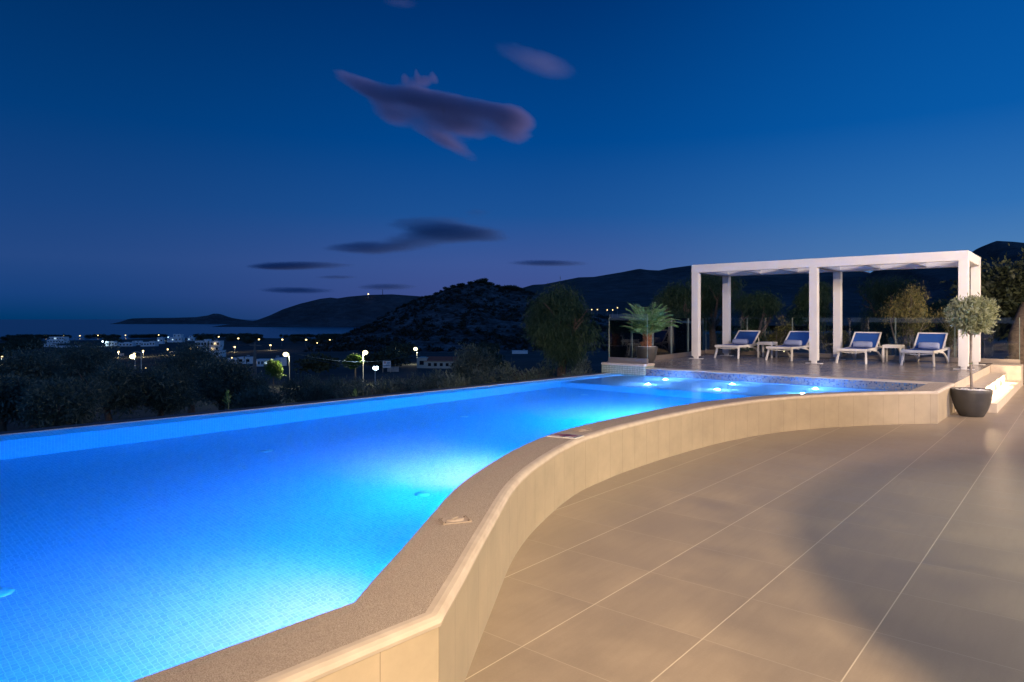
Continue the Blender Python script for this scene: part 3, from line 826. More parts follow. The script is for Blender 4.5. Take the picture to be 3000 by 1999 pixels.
# ================================================================== pergola
PG = dict(s0=-7.66, s1=-1.88, r0=16.50, r1=18.45)
LX = PG['s1'] - PG['s0']; LY = PG['r1'] - PG['r0']; HT = 2.41; PW = .175
perg = tag(empty('pergola', (*sr(PG['s0'], PG['r0']), ZC), -A1), 'white flat roofed pergola on six square posts over the blue loungers', 'pergola')
for xx in (0, LX / 2, LX):
    for yy in (0, LY):
        m = MB().box((xx, yy, .07 + (HT - .2 - .07) / 2), (PW, PW, HT - .2 - .07), None, .006)
        p = m.build('post', M['white_paint'], perg)
        q = MB().box((xx, yy, .035), (.10, .10, .07), None, .004)
        for sx in (-1, 1): q.box((xx + sx * .13, yy, .006), (.10, .12, .012), None, .004)
        q.box((xx, yy, .008), (.30, .16, .006))
        q.build('post_foot', M['white_paint'], p)
        q = MB().box((xx, yy - PW / 2 - .003, .15), (.085, .006, .20), None, .0025)
        for bx in (-.024, .024):
            for bz in (.09, .15, .21): 
                q.box((xx + bx, yy - PW / 2 - .008, bz), (.010, .006, .010), None, .002)
        q.build('bracket_plate', M['white_paint'], p)
zb = HT - .1
for yy in (0, LY):
    MB().box((LX / 2, yy, zb), (LX + PW + .004, PW + .004, .2), None, .005).build('main_beam', M['white_paint'], perg)
for xx in (0, LX / 2, LX):
    MB().box((xx, LY / 2, zb), (PW - .006 if xx not in (0, LX) else PW + .002, LY - PW - .006, .194 if xx not in (0, LX) else .2), None, .005).build('cross_beam', M['white_paint'], perg)
for k in (1, 2, 4, 5):
    MB().box((LX * k / 6, LY / 2, zb + .01), (.06, LY - PW - .006, .17), None, .004).build('rafter', M['white_paint'], perg)

# ================================================================== sun loungers, towels, tables
def lounger():
    r = empty('sun_lounger')
    f = MB()
    for sx in (-1, 1):
        pts = [(sx * .295, .0, .315), (sx * .295, .6, .31), (sx * .295, 1.15, .315), (sx * .295, 1.60, .335), (sx * .295, 1.88, .335)]
        for a, b_ in zip(pts[:-1], pts[1:]): f.bar(a, b_, .036, .055, .008)
    f.box((0, .0, .312), (.63, .05, .06), None, .01); f.box((0, 1.88, .33), (.60, .04, .05), None, .01); f.box((0, 1.17, .29), (.56, .03, .035), None, .005)
    f.box((0, .62, .262), (.56, .05, .022), None, .005)
    # bowed front apron
    for k in range(8):
        a = -.27 + .54 * k / 8; b_ = a + .54 / 8; za = .275 - .028 * (1 - (a / .27) ** 2); zb_ = .275 - .028 * (1 - (b_ / .27) ** 2)
        f.bar((a, .06, za), (b_, .06, zb_), .02, .022)
    f.build('frame', M['white_plastic'], r)
    def sling(name, y0, z0, y1, z1, w_, sag, parent):
        m = MB(); n_ = 8; nx_ = 6
        vs_ = []
        for j in range(n_ + 1):
            t = j / n_
            for i in range(nx_ + 1):
                u = i / nx_ * 2 - 1
                vs_.append((u * w_, y0 + (y1 - y0) * t, z0 + (z1 - z0) * t - sag * (1 - u * u) * (.4 + .6 * math.sin(math.pi * t))))
        fs_ = [(j * (nx_ + 1) + i, j * (nx_ + 1) + i + 1, (j + 1) * (nx_ + 1) + i + 1, (j + 1) * (nx_ + 1) + i) for j in range(n_) for i in range(nx_)]
        nv = len(vs_)
        m.add(vs_, fs_); m.add([(a, b_, c_ - .006) for a, b_, c_ in vs_], [tuple(reversed(q)) for q in fs_])
        return m.build(name, M['blue_mesh'], parent, smooth=True)
    sling('seat', .03, .338, 1.16, .336, .282, .016, r)
    bk = MB()
    for sx in (-1, 1): bk.bar((sx * .290, 1.12, .335), (sx * .290, 1.66, .685), .036, .040, .008)
    bk.bar((-.307, 1.66, .685), (.307, 1.66, .685), .036, .036, .008)
    back = bk.build('backrest', M['white_plastic'], r)
    sling('back_fabric', 1.14, .352, 1.655, .687, .275, .010, back)
    for sx in (-1, 1): MB().bar((sx * .25, 1.58, .62), (sx * .25, 1.74, .33), .022, .022, .004).build('prop', M['white_plastic'], back)
    for sx in (-1, 1):
        l = MB().bar((sx * .282, .10, .30), (sx * .312, -.015, 0.0), .046, .040, .008)
        l.box((sx * .27, .06, .275), (.05, .09, .05), None, .012)
        l.build('leg', M['white_plastic'], r)
        l = MB().bar((sx * .30, 1.82, .32), (sx * .305, 1.70, 0.0), .040, .042, .008)
        ar = [(sx * .30, .78, .285), (sx * .302, 1.0, .272), (sx * .303, 1.25, .225), (sx * .304, 1.48, .135), (sx * .305, 1.66, .02)]
        for a, b_ in zip(ar[:-1], ar[1:]): l.bar(a, b_, .034, .042, .006)
        l.build('leg', M['white_plastic'], r)
    return r
feet = [((2094, 1049.5), (2164, 1051.3)), ((2245, 1054.9), (2320.3, 1058.5)), ((2451, 1064), (2538, 1068)), ((2639.8, 1070.9), (2737.4, 1075.4))]
lab = ['white framed blue lounger at the left end, below the far left pergola corner', 'blue lounger partly behind the middle front pergola post', 'blue lounger just right of the middle pergola posts, left of the right table', 'blue lounger at the right end, nearest the potted olive']
tlab = ['rolled pale towel on the leftmost blue lounger', 'rolled pale towel on the lounger partly hidden by the middle post', 'rolled pale towel on the lounger left of the right side table', 'rolled pale towel on the rightmost lounger near the olive']
L0 = lounger(); T0 = None
for i, (a, b_) in enumerate(feet):
    pa = np.array(U(*a, ZC)); pb = np.array(U(*b_, ZC)); p = (pa + pb) / 2
    lo = L0 if i == 0 else copy_tree(L0)
    lo.location = (p[0], p[1], ZC); lo.rotation_euler = (0, 0, -A1 + rad([1.2, -1.0, .6, -1.4][i]))
    tag(lo, lab[i], 'sun lounger', 'blue sun loungers in a row under the pergola')
    if T0 is None:
        m = MB(); n_ = 26; prof = [(0, -.205), (.03, -.206), (.062, -.203), (.076, -.190), (.079, -.12), (.080, 0), (.079, .12), (.076, .190), (.062, .203), (.03, .206), (0, .205)]
        vs_ = []
        for r_, x_ in prof:
            for k in range(n_):
                t = 2 * math.pi * k / n_; rr_ = r_ * (1 + .05 * math.sin(3 * t + x_ * 9) + .02 * math.sin(7 * t + 20 * x_)) * (1.07 - .12 * k / n_)
                vs_.append((x_, rr_ * math.cos(t), rr_ * math.sin(t) * .93))
        fs_ = [(i_ * n_ + k, i_ * n_ + (k + 1) % n_, (i_ + 1) * n_ + (k + 1) % n_, (i_ + 1) * n_ + k) for i_ in range(len(prof) - 1) for k in range(n_)]
        m.add(vs_, fs_); T0 = m.build('rolled_towel', M['towel'], smooth=60)
        to = T0
    else:
        to = T0.copy(); COL.objects.link(to)
    off = Matrix.Rotation(lo.rotation_euler[2], 3, 'Z') @ Vector((-.03 + .02 * i, 1.05, .405))
    to.location = (p[0] + off.x, p[1] + off.y, ZC + off.z); to.rotation_euler = (.3 * i, 0, lo.rotation_euler[2] + rad(2 - i))
    tag(to, tlab[i], 'towel', 'rolled towels on the loungers')
def table():
    r = empty('side_table')
    m = MB().box((0, 0, .395), (.40, .40, .03), None, .006)
    for k in range(-3, 4): m.box((k * .052, 0, .4115), (.040, .36, .004))
    m.build('table_top', M['white_plastic'], r)
    for sx in (-1, 1):
        for sy in (-1, 1): MB().box((sx * .178, sy * .178, .19), (.042, .042, .38), None, .005).build('leg', M['white_plastic'], r)
    a = MB()
    for sx in (-1, 1): a.box((sx * .184, 0, .36), (.022, .314, .035)); a.box((0, sx * .184, .36), (.314, .022, .035))
    a.build('apron', M['white_plastic'], r)
    return r
tb = table()
for i, ((a, b_), lb) in enumerate(zip([((2220.7, 1047.8), (2262, 1049.3)), ((2588, 1061.9), (2638, 1063.4))], ['small square white table between the two left loungers', 'small square white table between the two right loungers'])):
    t_ = tb if i == 0 else copy_tree(tb)
    p = (np.array(U(*a, ZC)) + np.array(U(*b_, ZC))) / 2 + E2 * .18
    t_.location = (p[0], p[1], ZC); t_.rotation_euler = (0, 0, -A1); tag(t_, lb, 'side table', 'white side tables between the loungers')

# ================================================================== potted olive and potted palm
def pot_profile(rt, rb, h):
    return [(0, 0), (rb * .93, 0), (rb, .012), (rb + (rt - rb) * .45, h * .25), (rb + (rt - rb) * .78, h * .55), (rt * .985, h * .85), (rt, h - .008), (rt - .006, h), (rt - .022, h), (rt - .028, h - .01), (rt - .035, h * .86), (0, h * .86)]
def pebbles(rmax, z, n_, seed, parent, name='pebbles'):
    r_ = np.random.default_rng(seed); m = MB()
    for _ in range(n_):
        a = r_.random() * 6.28; q = rmax * math.sqrt(r_.random()); s_ = .012 + .016 * r_.random()
        bm = bmesh.new(); bmesh.ops.create_icosphere(bm, subdivisions=1, radius=1.0)
        sx, sy, sz = s_ * (1 + .5 * r_.random()), s_, s_ * .7
        vs_ = [(q * math.cos(a) + v.co.x * sx, q * math.sin(a) + v.co.y * sy, z + sz * .3 + v.co.z * sz + .02 * r_.random() * (1 - q / rmax)) for v in bm.verts]
        m.add(vs_, [tuple(v.index for v in f.verts) for f in bm.faces]); bm.free()
    return m.build(name, M['pebble'], parent, smooth=180)
ox, oy = U(2846, 1219, 0)
ol = tag(empty('potted_olive', (ox, oy, 0)), 'clipped ball olive tree on a thin trunk in a round dark pot', 'potted tree')
p_ = MB().lathe(pot_profile(.275, .165, .415)).build('pot', M['pot'], ol, smooth=50); pebbles(.235, .385, 150, 5, p_)
tr = MB(); tr.tube([(.01, 0, .36), (0, .005, .6), (-.012, .004, .85), (-.004, 0, 1.1), (.0, 0, 1.3)], [.024, .020, .018, .017, .016], 10)
rg = np.random.default_rng(8)
for k in range(16):
    a = rg.random() * 6.28; e = .3 + .9 * rg.random(); R_ = .16 + .12 * rg.random(); z0 = 1.22 + .10 * rg.random()
    pt = [(0, 0, z0), (R_ * .45 * math.cos(a), R_ * .45 * math.sin(a), z0 + .10 * e + .03), (R_ * math.cos(a), R_ * math.sin(a), z0 + .34 * e)]
    tr.tube(pt, [.009, .006, .003], 6)
tr.build('trunk', M['bark_pale'], ol, smooth=50)
tt = MB().lathe([(.021, 0), (.024, .006), (.021, .014)], (-.012, .004, .80), 12).build('tree_tie', M['green_leaf'], ol)
blobs = [(0, 0, 1.545, .30, .30, .265), (.08, -.04, 1.62, .21, .20, .18), (-.11, .03, 1.56, .19, .20, .19), (.13, .04, 1.54, .195, .18, .19), (-.02, -.08, 1.48, .23, .21, .19)]
P, d = crown_points(blobs, 720, 21, .45)
pts = []; dirs = []; Ls = []
for p, q in zip(P, d):
    out = p - np.array([0, 0, 1.42]); out /= np.linalg.norm(out) + 1e-6; out = out * .75 + rg.normal(size=3) * .35 + np.array([0, 0, .25]); out /= np.linalg.norm(out)
    ln = .09 + .07 * rg.random()
    for k in range(15):
        t = k / 14; side = np.cross(out, rg.normal(size=3)); side /= np.linalg.norm(side) + 1e-6
        pts.append(p + out * ln * (t - .5)); v = out * .75 + side * .8; dirs.append(v / np.linalg.norm(v)); Ls.append(.048 + .026 * rg.random())
leaf_mesh('crown', np.array(pts), np.array(dirs), Ls, np.array(Ls) * .27, M['silver_leaf'], ol, 4)

px_, py_ = U(1894, 1066, ZC)
pm = tag(empty('potted_palm', (px_, py_, ZC)), 'green feathery palm in a dark pot topped with white pebbles at the deck corner', 'potted palm')
p_ = MB().lathe(pot_profile(.25, .155, .395)).build('pot', M['pot'], pm, smooth=50); pebbles(.212, .375, 140, 6, p_)
tr = MB(); tr.tube([(.015, 0, .33), (.018, 0, .45), (.02, 0, .56), (.02, 0, .64)], [.075, .085, .075, .045], 14)
for k in range(60):
    a = k * 2.4; z = .38 + .26 * k / 60; tr.bar((.018 + .07 * math.cos(a), .07 * math.sin(a), z), (.018 + .105 * math.cos(a), .105 * math.sin(a), z + .06), .022, .010)
for k in range(5):
    a = k * 1.9; tr.bar((.018 - .06 * math.cos(a) - .06, .05 * math.sin(a), .38), (-.08 - .05 * math.cos(a), .07 * math.sin(a), .50), .03, .02)
M['palm_trunk'] = plain('fibrous_palm_trunk', c4(.20, .085, .04), .9, .4, 20, bump=.6)
tr.build('trunk', M['palm_trunk'], pm)
pts = []; dirs = []; Ls = []; Ws = []; rach = MB()
for k in range(44):
    a = k * 2.399963 + .2 * rg.random(); lift = 1.5 - .80 * (k / 43) + .1 * rg.normal(); L = .80 + .12 * rg.random()
    base = np.array([.02 + .03 * math.cos(a), .03 * math.sin(a), .60]); pos = base.copy(); el = lift
    line = [pos.copy()]; n_ = 32
    for i in range(n_):
        el -= (.006 + .068 * (i / n_)) * (1.0 if k > 10 else .62)
        dv = np.array([math.cos(a) * math.cos(el), math.sin(a) * math.cos(el), math.sin(el)]); pos = pos + dv * L / n_; line.append(pos.copy())
        if i > 4:
            side = np.array([-math.sin(a), math.cos(a), 0]); upv = np.cross(dv, side) * -1
            for sg in (-1, 1):
                for hlf in (0, .5):
                    tt_ = (i + hlf) / n_; ll = .26 * math.sin(math.pi * min(1, .12 + .9 * tt_)) ** .7 * (1 - .45 * tt_) + .05
                    v = dv * (.75 + .2 * tt_) + side * sg * .80 + upv * .18 + rg.normal(size=3) * .05 - np.array([0, 0, .04])
                    pts.append(pos - dv * L / n_ * hlf); dirs.append(v / np.linalg.norm(v)); Ls.append(ll); Ws.append(.0085)
    rach.tube(line[::3] + [line[-1]], list(np.linspace(.008, .002, len(line[::3]) + 1)), 5)
fr = leaf_mesh('fronds', np.array(pts), np.array(dirs), Ls, Ws, M['palm_leaf'], pm, 2)
M['rachis'] = plain('pale_frond_stem', c4(.20, .26, .12), .5, .1, 10)
rach.build('frond_stems', M['rachis'], pm)

# parasol that throws the curved shade across the lower deck (added, unseen behind camera)
blk = tag(empty('blocker', (3.33, -.66, 0)), 'unseen round beige parasol standing on the lower deck behind the camera', 'blocker')
m = MB().lathe([(0, 2.78), (.5, 2.70), (1.2, 2.56), (2.22, 2.40), (2.22, 2.38), (1.2, 2.54), (0, 2.76)], n=48); m.build('blocker_disc', plain('blocker_canvas', c4(.45, .40, .32), .9), blk, smooth=50)
MB().tube([(0, 0, .05), (0, 0, 2.76)], .028, 12).build('pole', M['dark_trim'], blk, smooth=True)
MB().lathe([(.3, 0), (.3, .06), (.05, .1), (0, .1)], n=32).build('base', M['dark_trim'], blk, smooth=50)
# ================================================================== trees round the terrace
def limb_tree(name, loc, h, spread, seed, trunk_r, lean=(0, 0), forks=4, fork_z=.35, mat='bark'):
    rr = np.random.default_rng(seed); m = MB()
    top = np.array([lean[0], lean[1], h * fork_z])
    m.tube([(0, 0, -.4), tuple(top * .5 + np.array([.05, -.04, 0]) * h * .3), tuple(top)], [trunk_r * 1.25, trunk_r, trunk_r * .85], 10)
    for k in range(forks):
        a = 2 * math.pi * k / forks + rr.random() * .8
        e = top + np.array([math.cos(a) * spread * .55, math.sin(a) * spread * .55, h * (.42 if spread < 1e9 else 0) * (.8 if fork_z > .3 else 1)])
        midp = (top + e) / 2 + np.array([math.cos(a), math.sin(a), .2]) * spread * .1
        m.tube([tuple(top - np.array([0, 0, .05])), tuple(midp), tuple(e)], [trunk_r * .6, trunk_r * .42, trunk_r * .15], 7)
        for _ in range(3):
            b_ = midp + (e - midp) * rr.random(); t_ = b_ + unit(rr.normal(size=(1, 3)))[0] * spread * .35 + [0, 0, h * .12]
            m.tube([tuple(b_), tuple((b_ + t_) / 2 + rr.normal(size=3) * .05), tuple(t_)], [trunk_r * .25, trunk_r * .16, trunk_r * .06], 5)
    return m
def tree(name, px, Y, top, wpx, label, group, seed, kind='olive', n=9000, zb=None, squash=1.0, lf=.13):
    """tree whose crown top is at photo row top and whose width is wpx photo pixels"""
    X = (px - 1500) * Y / F; zt = EYE + (HZ - top) * Y / F; zb = terr(X, Y) if zb is None else zb
    h = zt - zb; R_ = wpx * Y / F / 2
    o = tag(empty(name, (X, Y, zb), seed * 1.3), label, 'tree', group); rr = np.random.default_rng(seed)
    rz = -seed * 1.3
    limb_tree(name, None, h, R_, seed, .045 * h * .7 + .05, (rr.normal() * .12 * h * .3, rr.normal() * .1 * h * .3)).build('trunk', M['bark'], o, smooth=50)
    blobs = []
    nb = 14
    cz0 = h * (.60 if kind != 'pepper' else .56)
    for k in range(nb):
        a = rr.random() * 6.28; q = R_ * .62 * math.sqrt(rr.random()); sz = R_ * (.30 + .22 * rr.random())
        zz = cz0 + (rr.random() - (.42 if kind != 'pepper' else .44)) * h * (.50 if kind != 'pepper' else .62) * squash
        zz = min(zz, h - sz * .8)
        blobs.append((q * math.cos(a), q * math.sin(a), zz, sz, sz, sz * .85))
    blobs.append((0, 0, h - R_ * .42, R_ * .5, R_ * .5, R_ * .42))
    P, d = crown_points(blobs, n, seed + 5, .35, 7, .10 * R_)
    if kind == 'pepper':
        D = unit(d * .35 + rr.normal(size=P.shape) * .40 + [0, 0, -.9]); L = lf * (1.1 + 1.0 * rr.random(len(P))); Wd = L * .12
        mat = M['pepper_leaf']
    else:
        D = unit(d * .8 + rr.normal(size=P.shape) * .7); L = lf * (.7 + .7 * rr.random(len(P))); Wd = L * (.30 if kind == 'olive' else .5)
        mat = M['olive_leaf'] if kind == 'olive' else M['dark_leaf']
    leaf_mesh('crown', P, D, L, Wd, mat, o, seed)
    return o
S = 1.275
G1 = 'olive trees below the infinity edge'
for px, Y, top, w, s, lb, n in [
    (95, 27, 1040, 250, 1, 'large dark olive tree at the left edge of the photo below the pool', 11000),
    (225, 33, 1015, 260, 2, 'tall dark olive tree with the highest crown of the left clump', 12000),
    (330, 25, 1075, 210, 3, 'dark olive tree at the right flank of the left clump, lower than its neighbour', 8000),
    (10, 20, 1110, 200, 4, 'low dark olive crown cut by the left frame edge', 7000),
    (170, 19, 1130, 240, 5, 'low dark olive bush in front of the left clump, nearest the pool edge', 8000),
    (560, 36, 1018, 240, 6, 'broad dark olive tree in front of the big stepped white house', 12000),
    (650, 28, 1062, 170, 7, 'dark olive tree left of the leaning wooden utility pole', 8000),
    (470, 26, 1085, 200, 8, 'lower dark olive tree right of the bright lamp among the crowns', 8000)]:
    tree('olive_tree', px, Y, top, w, lb, G1, s, 'olive', int(n * 1.9))
G2 = 'undergrowth shrubs beyond the far half of the pool edge'
def shrub(px, Y, top, w, s, lb, n=3500, mat='olive_leaf'):
    X = (px - 1500) * Y / F; zb = terr(X, Y); zt = EYE + (HZ - top) * Y / F; h = max(.6, zt - zb); R_ = w * Y / F / 2
    rr = np.random.default_rng(s + 900)
    o = tag(empty('shrub', (X, Y, zb), s), lb, 'shrub', G2)
    m = MB()
    for k in range(6):
        a = k * 1.05 + rr.random(); m.tube([(0, 0, -.3), (.25 * R_ * math.cos(a), .25 * R_ * math.sin(a), h * .4), (.6 * R_ * math.cos(a), .6 * R_ * math.sin(a), h * .8)], [.03, .02, .008], 5)
    m.build('stems', M['bark'], o)
    bl = [(rr.normal() * R_ * .4, rr.normal() * R_ * .4, h * (.3 + .38 * rr.random()), R_ * (.35 + .25 * rr.random()), R_ * .45, h * .30) for k in range(8)]
    P, d = crown_points(bl, n, s, .3, 6, .09)
    leaf_mesh('foliage', P, unit(d * .6 + rr.normal(size=P.shape) * .5 + [0, 0, .35]), .11 + .10 * rr.random(len(P)), .042, M[mat], o, s)
for px, Y, top, w, s, lb in [
    (730, 40, 1092, 120, 31, 'dark shrub at the foot of the wooden utility pole'),
    (885, 38, 1090, 110, 32, 'rounded bluish shrub right of the lamp post by the green tree'),
    (960, 33, 1108, 130, 33, 'low spreading shrub below the dark gap between the two green trees'),
    (1060, 30, 1112, 140, 34, 'low shrub below the right green lit tree'),
    (1180, 33, 1085, 150, 35, 'shrub below the billboard'),
    (1275, 31, 1082, 140, 36, 'shrub in front of the red roofed stone house'),
    (1385, 33, 1000, 150, 37, 'tall bushy shrub in front of the right end of the red roof'),
    (1450, 26, 1070, 140, 38, 'dark shrub left of the weeping tree, low by the pool edge'),
    (1545, 27, 1055, 130, 39, 'dark shrub just left of the trunk of the weeping tree'),
    (1700, 24, 1050, 110, 40, 'wispy shrub right of the trunk of the weeping tree'),
    (1600, 30, 1040, 120, 41, 'dark shrub behind the trunk of the weeping tree'),
    (790, 26, 1128, 160, 42, 'low dark shrub nearest the pool edge under the left green tree'),
    (1130, 24, 1112, 170, 43, 'low dark shrub nearest the pool edge under the bright white floodlight'),
    (1320, 22, 1092, 160, 44, 'low dark shrub nearest the pool edge under the stone house')]:
    shrub(px, Y, top, w, s, lb, 9000 if s == 37 else 6000)
G3 = 'dark weeping trees behind the terrace'
for px, Y, top, w, s, lb, n, zb in [
    (1648, 27, 838, 225, 51, 'tall weeping pepper tree left of the glass balustrade, standing free by the pool end', 30000, -1.3),
    (1985, 34, 838, 160, 52, 'dark weeping tree behind the palm, left of the pergola', 18000, -.6),
    (2085, 36, 800, 170, 53, 'tall dark weeping tree framed by the left pair of pergola posts', 20000, -.6),
    (2215, 31, 858, 150, 54, 'rounded weeping tree above the left side table', 18000, -.5),
    (2385, 30, 825, 130, 55, 'narrow dark weeping tree directly behind the middle pergola posts', 16000, -.5),
    (2600, 36, 812, 190, 56, 'wide dark tree above the third lounger under the pergola', 20000, -.5),
    (2745, 32, 880, 130, 57, 'low dark tree behind the fourth lounger', 14000, -.4)]:
    tree('weeping_tree', px, Y, top, w, lb, G3, s, 'pepper', n, zb, 1.25)
tree('old_tree', 3020, 21, 800, 400, 'great dark tree with a thick bare trunk at the right edge behind the glass', None, 61, 'dark', 42000, -.1, 1.3, .15)
# thick leaning trunk of the old tree, seen through the glass
ot = [o for o in COL.objects if o.name.startswith('old_tree')][0]
m = MB(); X, Y, Z = ot.location
_Ri = Matrix.Rotation(-ot.rotation_euler[2], 3, 'Z')
def wl_(px, py, Yd): return _Ri @ Vector(((px - 1500) * Yd / F - X, Yd - Y, EYE + (HZ - py) * Yd / F - Z))
m.tube([wl_(2985, 1090, 18.2), wl_(2982, 1040, 18.3), wl_(2976, 990, 18.5), wl_(2990, 940, 19.0), wl_(3010, 880, 20)], [.25, .20, .18, .16, .12], 12)
m.tube([wl_(2990, 1030, 18.3), wl_(3010, 975, 18.5), wl_(3040, 900, 19.2)], [.17, .14, .10], 9)
m.build('bare_trunk', M['bark'], ot, smooth=60)

# small warm-lit bushes just behind the glass, open crowns on thin crooked stems
def open_bush(px, py_base, r_, top, w, s, lb, n=2600):
    x, y = sr(*r_); zb = .2; 
    zt = EYE + (HZ - top) * y / F; h = zt - zb; R_ = w * y / F / 2
    o = tag(empty('olive_bush', (x, y, zb), 0), lb, 'bush', 'small lit bushes behind the glass'); rr = np.random.default_rng(s)
    m = MB(); pts_ = []
    for k in range(9):
        a = rr.random() * 6.28; q = R_ * (.3 + .6 * rr.random()); e = np.array([q * math.cos(a), q * math.sin(a) * .7, h * (.55 + .42 * rr.random() * (1 - .4 * q / R_))])
        mid_ = e * .5 + rr.normal(size=3) * .08 * h
        m.tube([(0, 0, -.3), tuple(mid_), tuple(e)], [.035, .022, .007], 6); pts_.append(e)
        for j in range(4):
            t_ = mid_ + (e - mid_) * rr.random(); u_ = t_ + rr.normal(size=3) * .22 * R_ + [0, 0, .12 * h]
            m.tube([tuple(t_), tuple((t_ + u_) / 2), tuple(u_)], [.012, .008, .003], 5); pts_.append(u_)
    m.build('stems', M['bark_pale'], o, smooth=60)
    C = np.array(pts_); k = rr.integers(0, len(C), n)
    P = C[k] + rr.normal(size=(n, 3)) * np.array([.13, .13, .15]) * R_ * 1.25
    leaf_mesh('foliage', P, unit(rr.normal(size=P.shape) * .6 + [0, 0, .7]), .06 + .05 * rr.random(n), .018, M['bush_leaf'], o, s)
open_bush(0, 0, (-3.35, 19.7), 850, 150, 71, 'lit open bush with bare stems between the third and fourth loungers', 5200)
open_bush(0, 0, (-2.45, 19.9), 905, 95, 72, 'small lit brown tipped bush left of the potted olive', 2000)
open_bush(0, 0, (-6.6, 19.6), 945, 90, 73, 'pale wispy bush behind the leftmost lounger', 2200)
open_bush(0, 0, (-5.2, 19.7), 960, 100, 74, 'pale wispy bush behind the second lounger', 2200)

# sprigs poking up over the pool edge
for px, py, s, lb in [(667, 1198, 81, 'narrow leafed oleander sprig poking above the pool edge on the left'), (1040, 1170, 82, 'small dim oleander sprig above the pool edge in the middle')]:
    Yp = 2000 * (EYE - .3) / (py - HZ) * 1.06; X = (px - 1500) * Yp / F
    hgt = 48 * Yp / F if s == 81 else 28 * Yp / F
    o = tag(empty('oleander_sprig', (X, Yp, .25 - .6)), lb, 'plant', 'oleander sprigs over the pool edge')
    MB().tube([(0, 0, -1.6), (0, 0, .3), (0.02, 0, .6 + hgt * .7)], [.012, .01, .004], 6).build('stem', M['rachis'], o)
    rr = np.random.default_rng(s); n_ = 34; t = rr.random(n_); P = np.stack([rr.normal(size=n_) * .005, rr.normal(size=n_) * .005, .60 + hgt * (.1 + .6 * t)], 1)
    a = rr.random(n_) * 6.28; D = unit(np.stack([np.cos(a) * (1.1 - t), np.sin(a) * (1.1 - t), .6 + t], 1))
    leaf_mesh('leaves', P, D, hgt * .45, hgt * .07, M['palm_leaf'], o, s)

# ================================================================== the plain: houses, lamps, trees
KEEP = []      # things the small trees must not hide: columns and rows
def house(label, x0, x1, yt, yb, parts, rot=0, mat='house_wall', cat='house', name='house', grp=None, roof=None):
    """house from photo columns x0..x1, rows yt..yb, standing on the ground there. parts: list of (fx0,fx1,fz0,fz1) boxes as shares"""
    KEEP.append((x0, x1, yt, yb)); X, Y, Z = at((x0 + x1) / 2, yb)
    w = (x1 - x0) * Y / F; h = (yb - yt) * Y / F; dp = min(max(w * .5, 5), 12)
    o = tag(empty(name, (X, Y + dp / 2, Z), rad(rot)), label, cat, grp)
    wins = []
    for (a, b_, z0, z1, nw, lit) in parts:
        bw = (b_ - a) * w; cx_ = ((a + b_) / 2 - .5) * w; sh = 0 if z0 <= 0.01 else dp * .12
        q = MB().box((cx_, sh, (z0 * h + z1 * h) / 2 - (.5 if z0 <= .01 else 0)), (bw, dp - 2 * sh, (z1 - z0) * h + (1.0 if z0 <= .01 else 0)))
        q.box((cx_, sh, z1 * h + .12), (bw + .2, dp - 2 * sh + .2, .25))
        wl2 = q.build('wall', M[mat], o)
        hh = (z1 - z0) * h
        for k in range(nw):
            wx = cx_ - bw / 2 + bw * (k + .5) / nw; ww = min(bw / nw * .5, 1.6); wz = z0 * h + hh * .55; wh = min(hh * .45, 1.5)
            fm = MB().box((wx, -dp / 2 + sh - .02, wz), (ww, .06, wh)).build('window', M['lit_window'] if lit == k else M['lit_window_cool'] if lit == -k - 2 else M['dark_glass'], o)
    if roof:
        r0, r1 = roof; a = (r0 - .5) * w; b_ = (r1 - .5) * w; m = MB(); e = .4; hz = h * .62; tp = h * .98
        m.add([(a - e, -dp / 2 - e, hz), (b_ + e, -dp / 2 - e, hz), (b_ + e, dp / 2 + e, hz), (a - e, dp / 2 + e, hz), (a - e, 0, tp), (b_ + e, 0, tp)], [(0, 1, 5, 4), (2, 3, 4, 5), (1, 2, 5), (3, 0, 4), (0, 3, 2, 1)])
        m.build('roof', M['roof_tile'], o)
    # rooftop solar heater
    if w > 9 and not roof:
        q = MB().bar((w * .2, 0, h + .3), (w * .2 + 1.2, 0, h + .3), 1.1, .08); q.tube([(w * .2, .5, h + .8), (w * .2 + 1.3, .5, h + .8)], .28, 8); q.build('water_heater', M['pole_metal'], o)
    return o
house('long white two storey house nearest the shore on the far left', 137, 187, 988, 1006, [(0, 1, 0, .5, 6, 99), (.05, .98, .5, 1, 6, -4)])
house('small white hut below the long shore house', 128, 158, 1008, 1017, [(0, .5, 0, 1, 1, 99), (.62, 1, 0, .8, 1, 99)])
house('low white field wall left of the dark olive clump', 158, 217, 1015, 1019, [(0, 1, 0, 1, 0, 99)], name='boundary_wall', cat='wall')
house('white cube house at the left end of the row of holiday houses', 309, 343, 1001, 1014, [(0, .75, 0, 1, 3, 99), (.75, 1, 0, .8, 1, 99)])
house('low pale house second in the row of holiday houses', 348, 388, 1005, 1016, [(0, 1, 0, .9, 4, 99), (.3, .7, .9, 1.1, 0, 99)])
house('pale house third in the row, with a higher middle block', 378, 416, 1000, 1012, [(0, 1, 0, .7, 4, 99), (.2, .8, .7, 1, 2, 99)])
house('white house at the right end of the row of holiday houses', 412, 454, 1001, 1016, [(0, .6, 0, .85, 3, 99), (.6, 1, 0, 1, 2, 99)])
house('narrow cold lit white house left of the white floodlight by the shore', 460, 477, 990, 1008, [(0, 1, 0, 1, 2, -2)])
house('big bluish white villa with a stepped roof by the shore', 490, 532, 980, 1003, [(0, 1, 0, .6, 4, -3), (.35, .9, .6, 1, 2, 99)])
house('small bright white house right of the stepped shore villa', 549, 567, 985, 1000, [(0, 1, 0, .7, 2, -2), (.2, .7, .7, 1, 1, 99)])
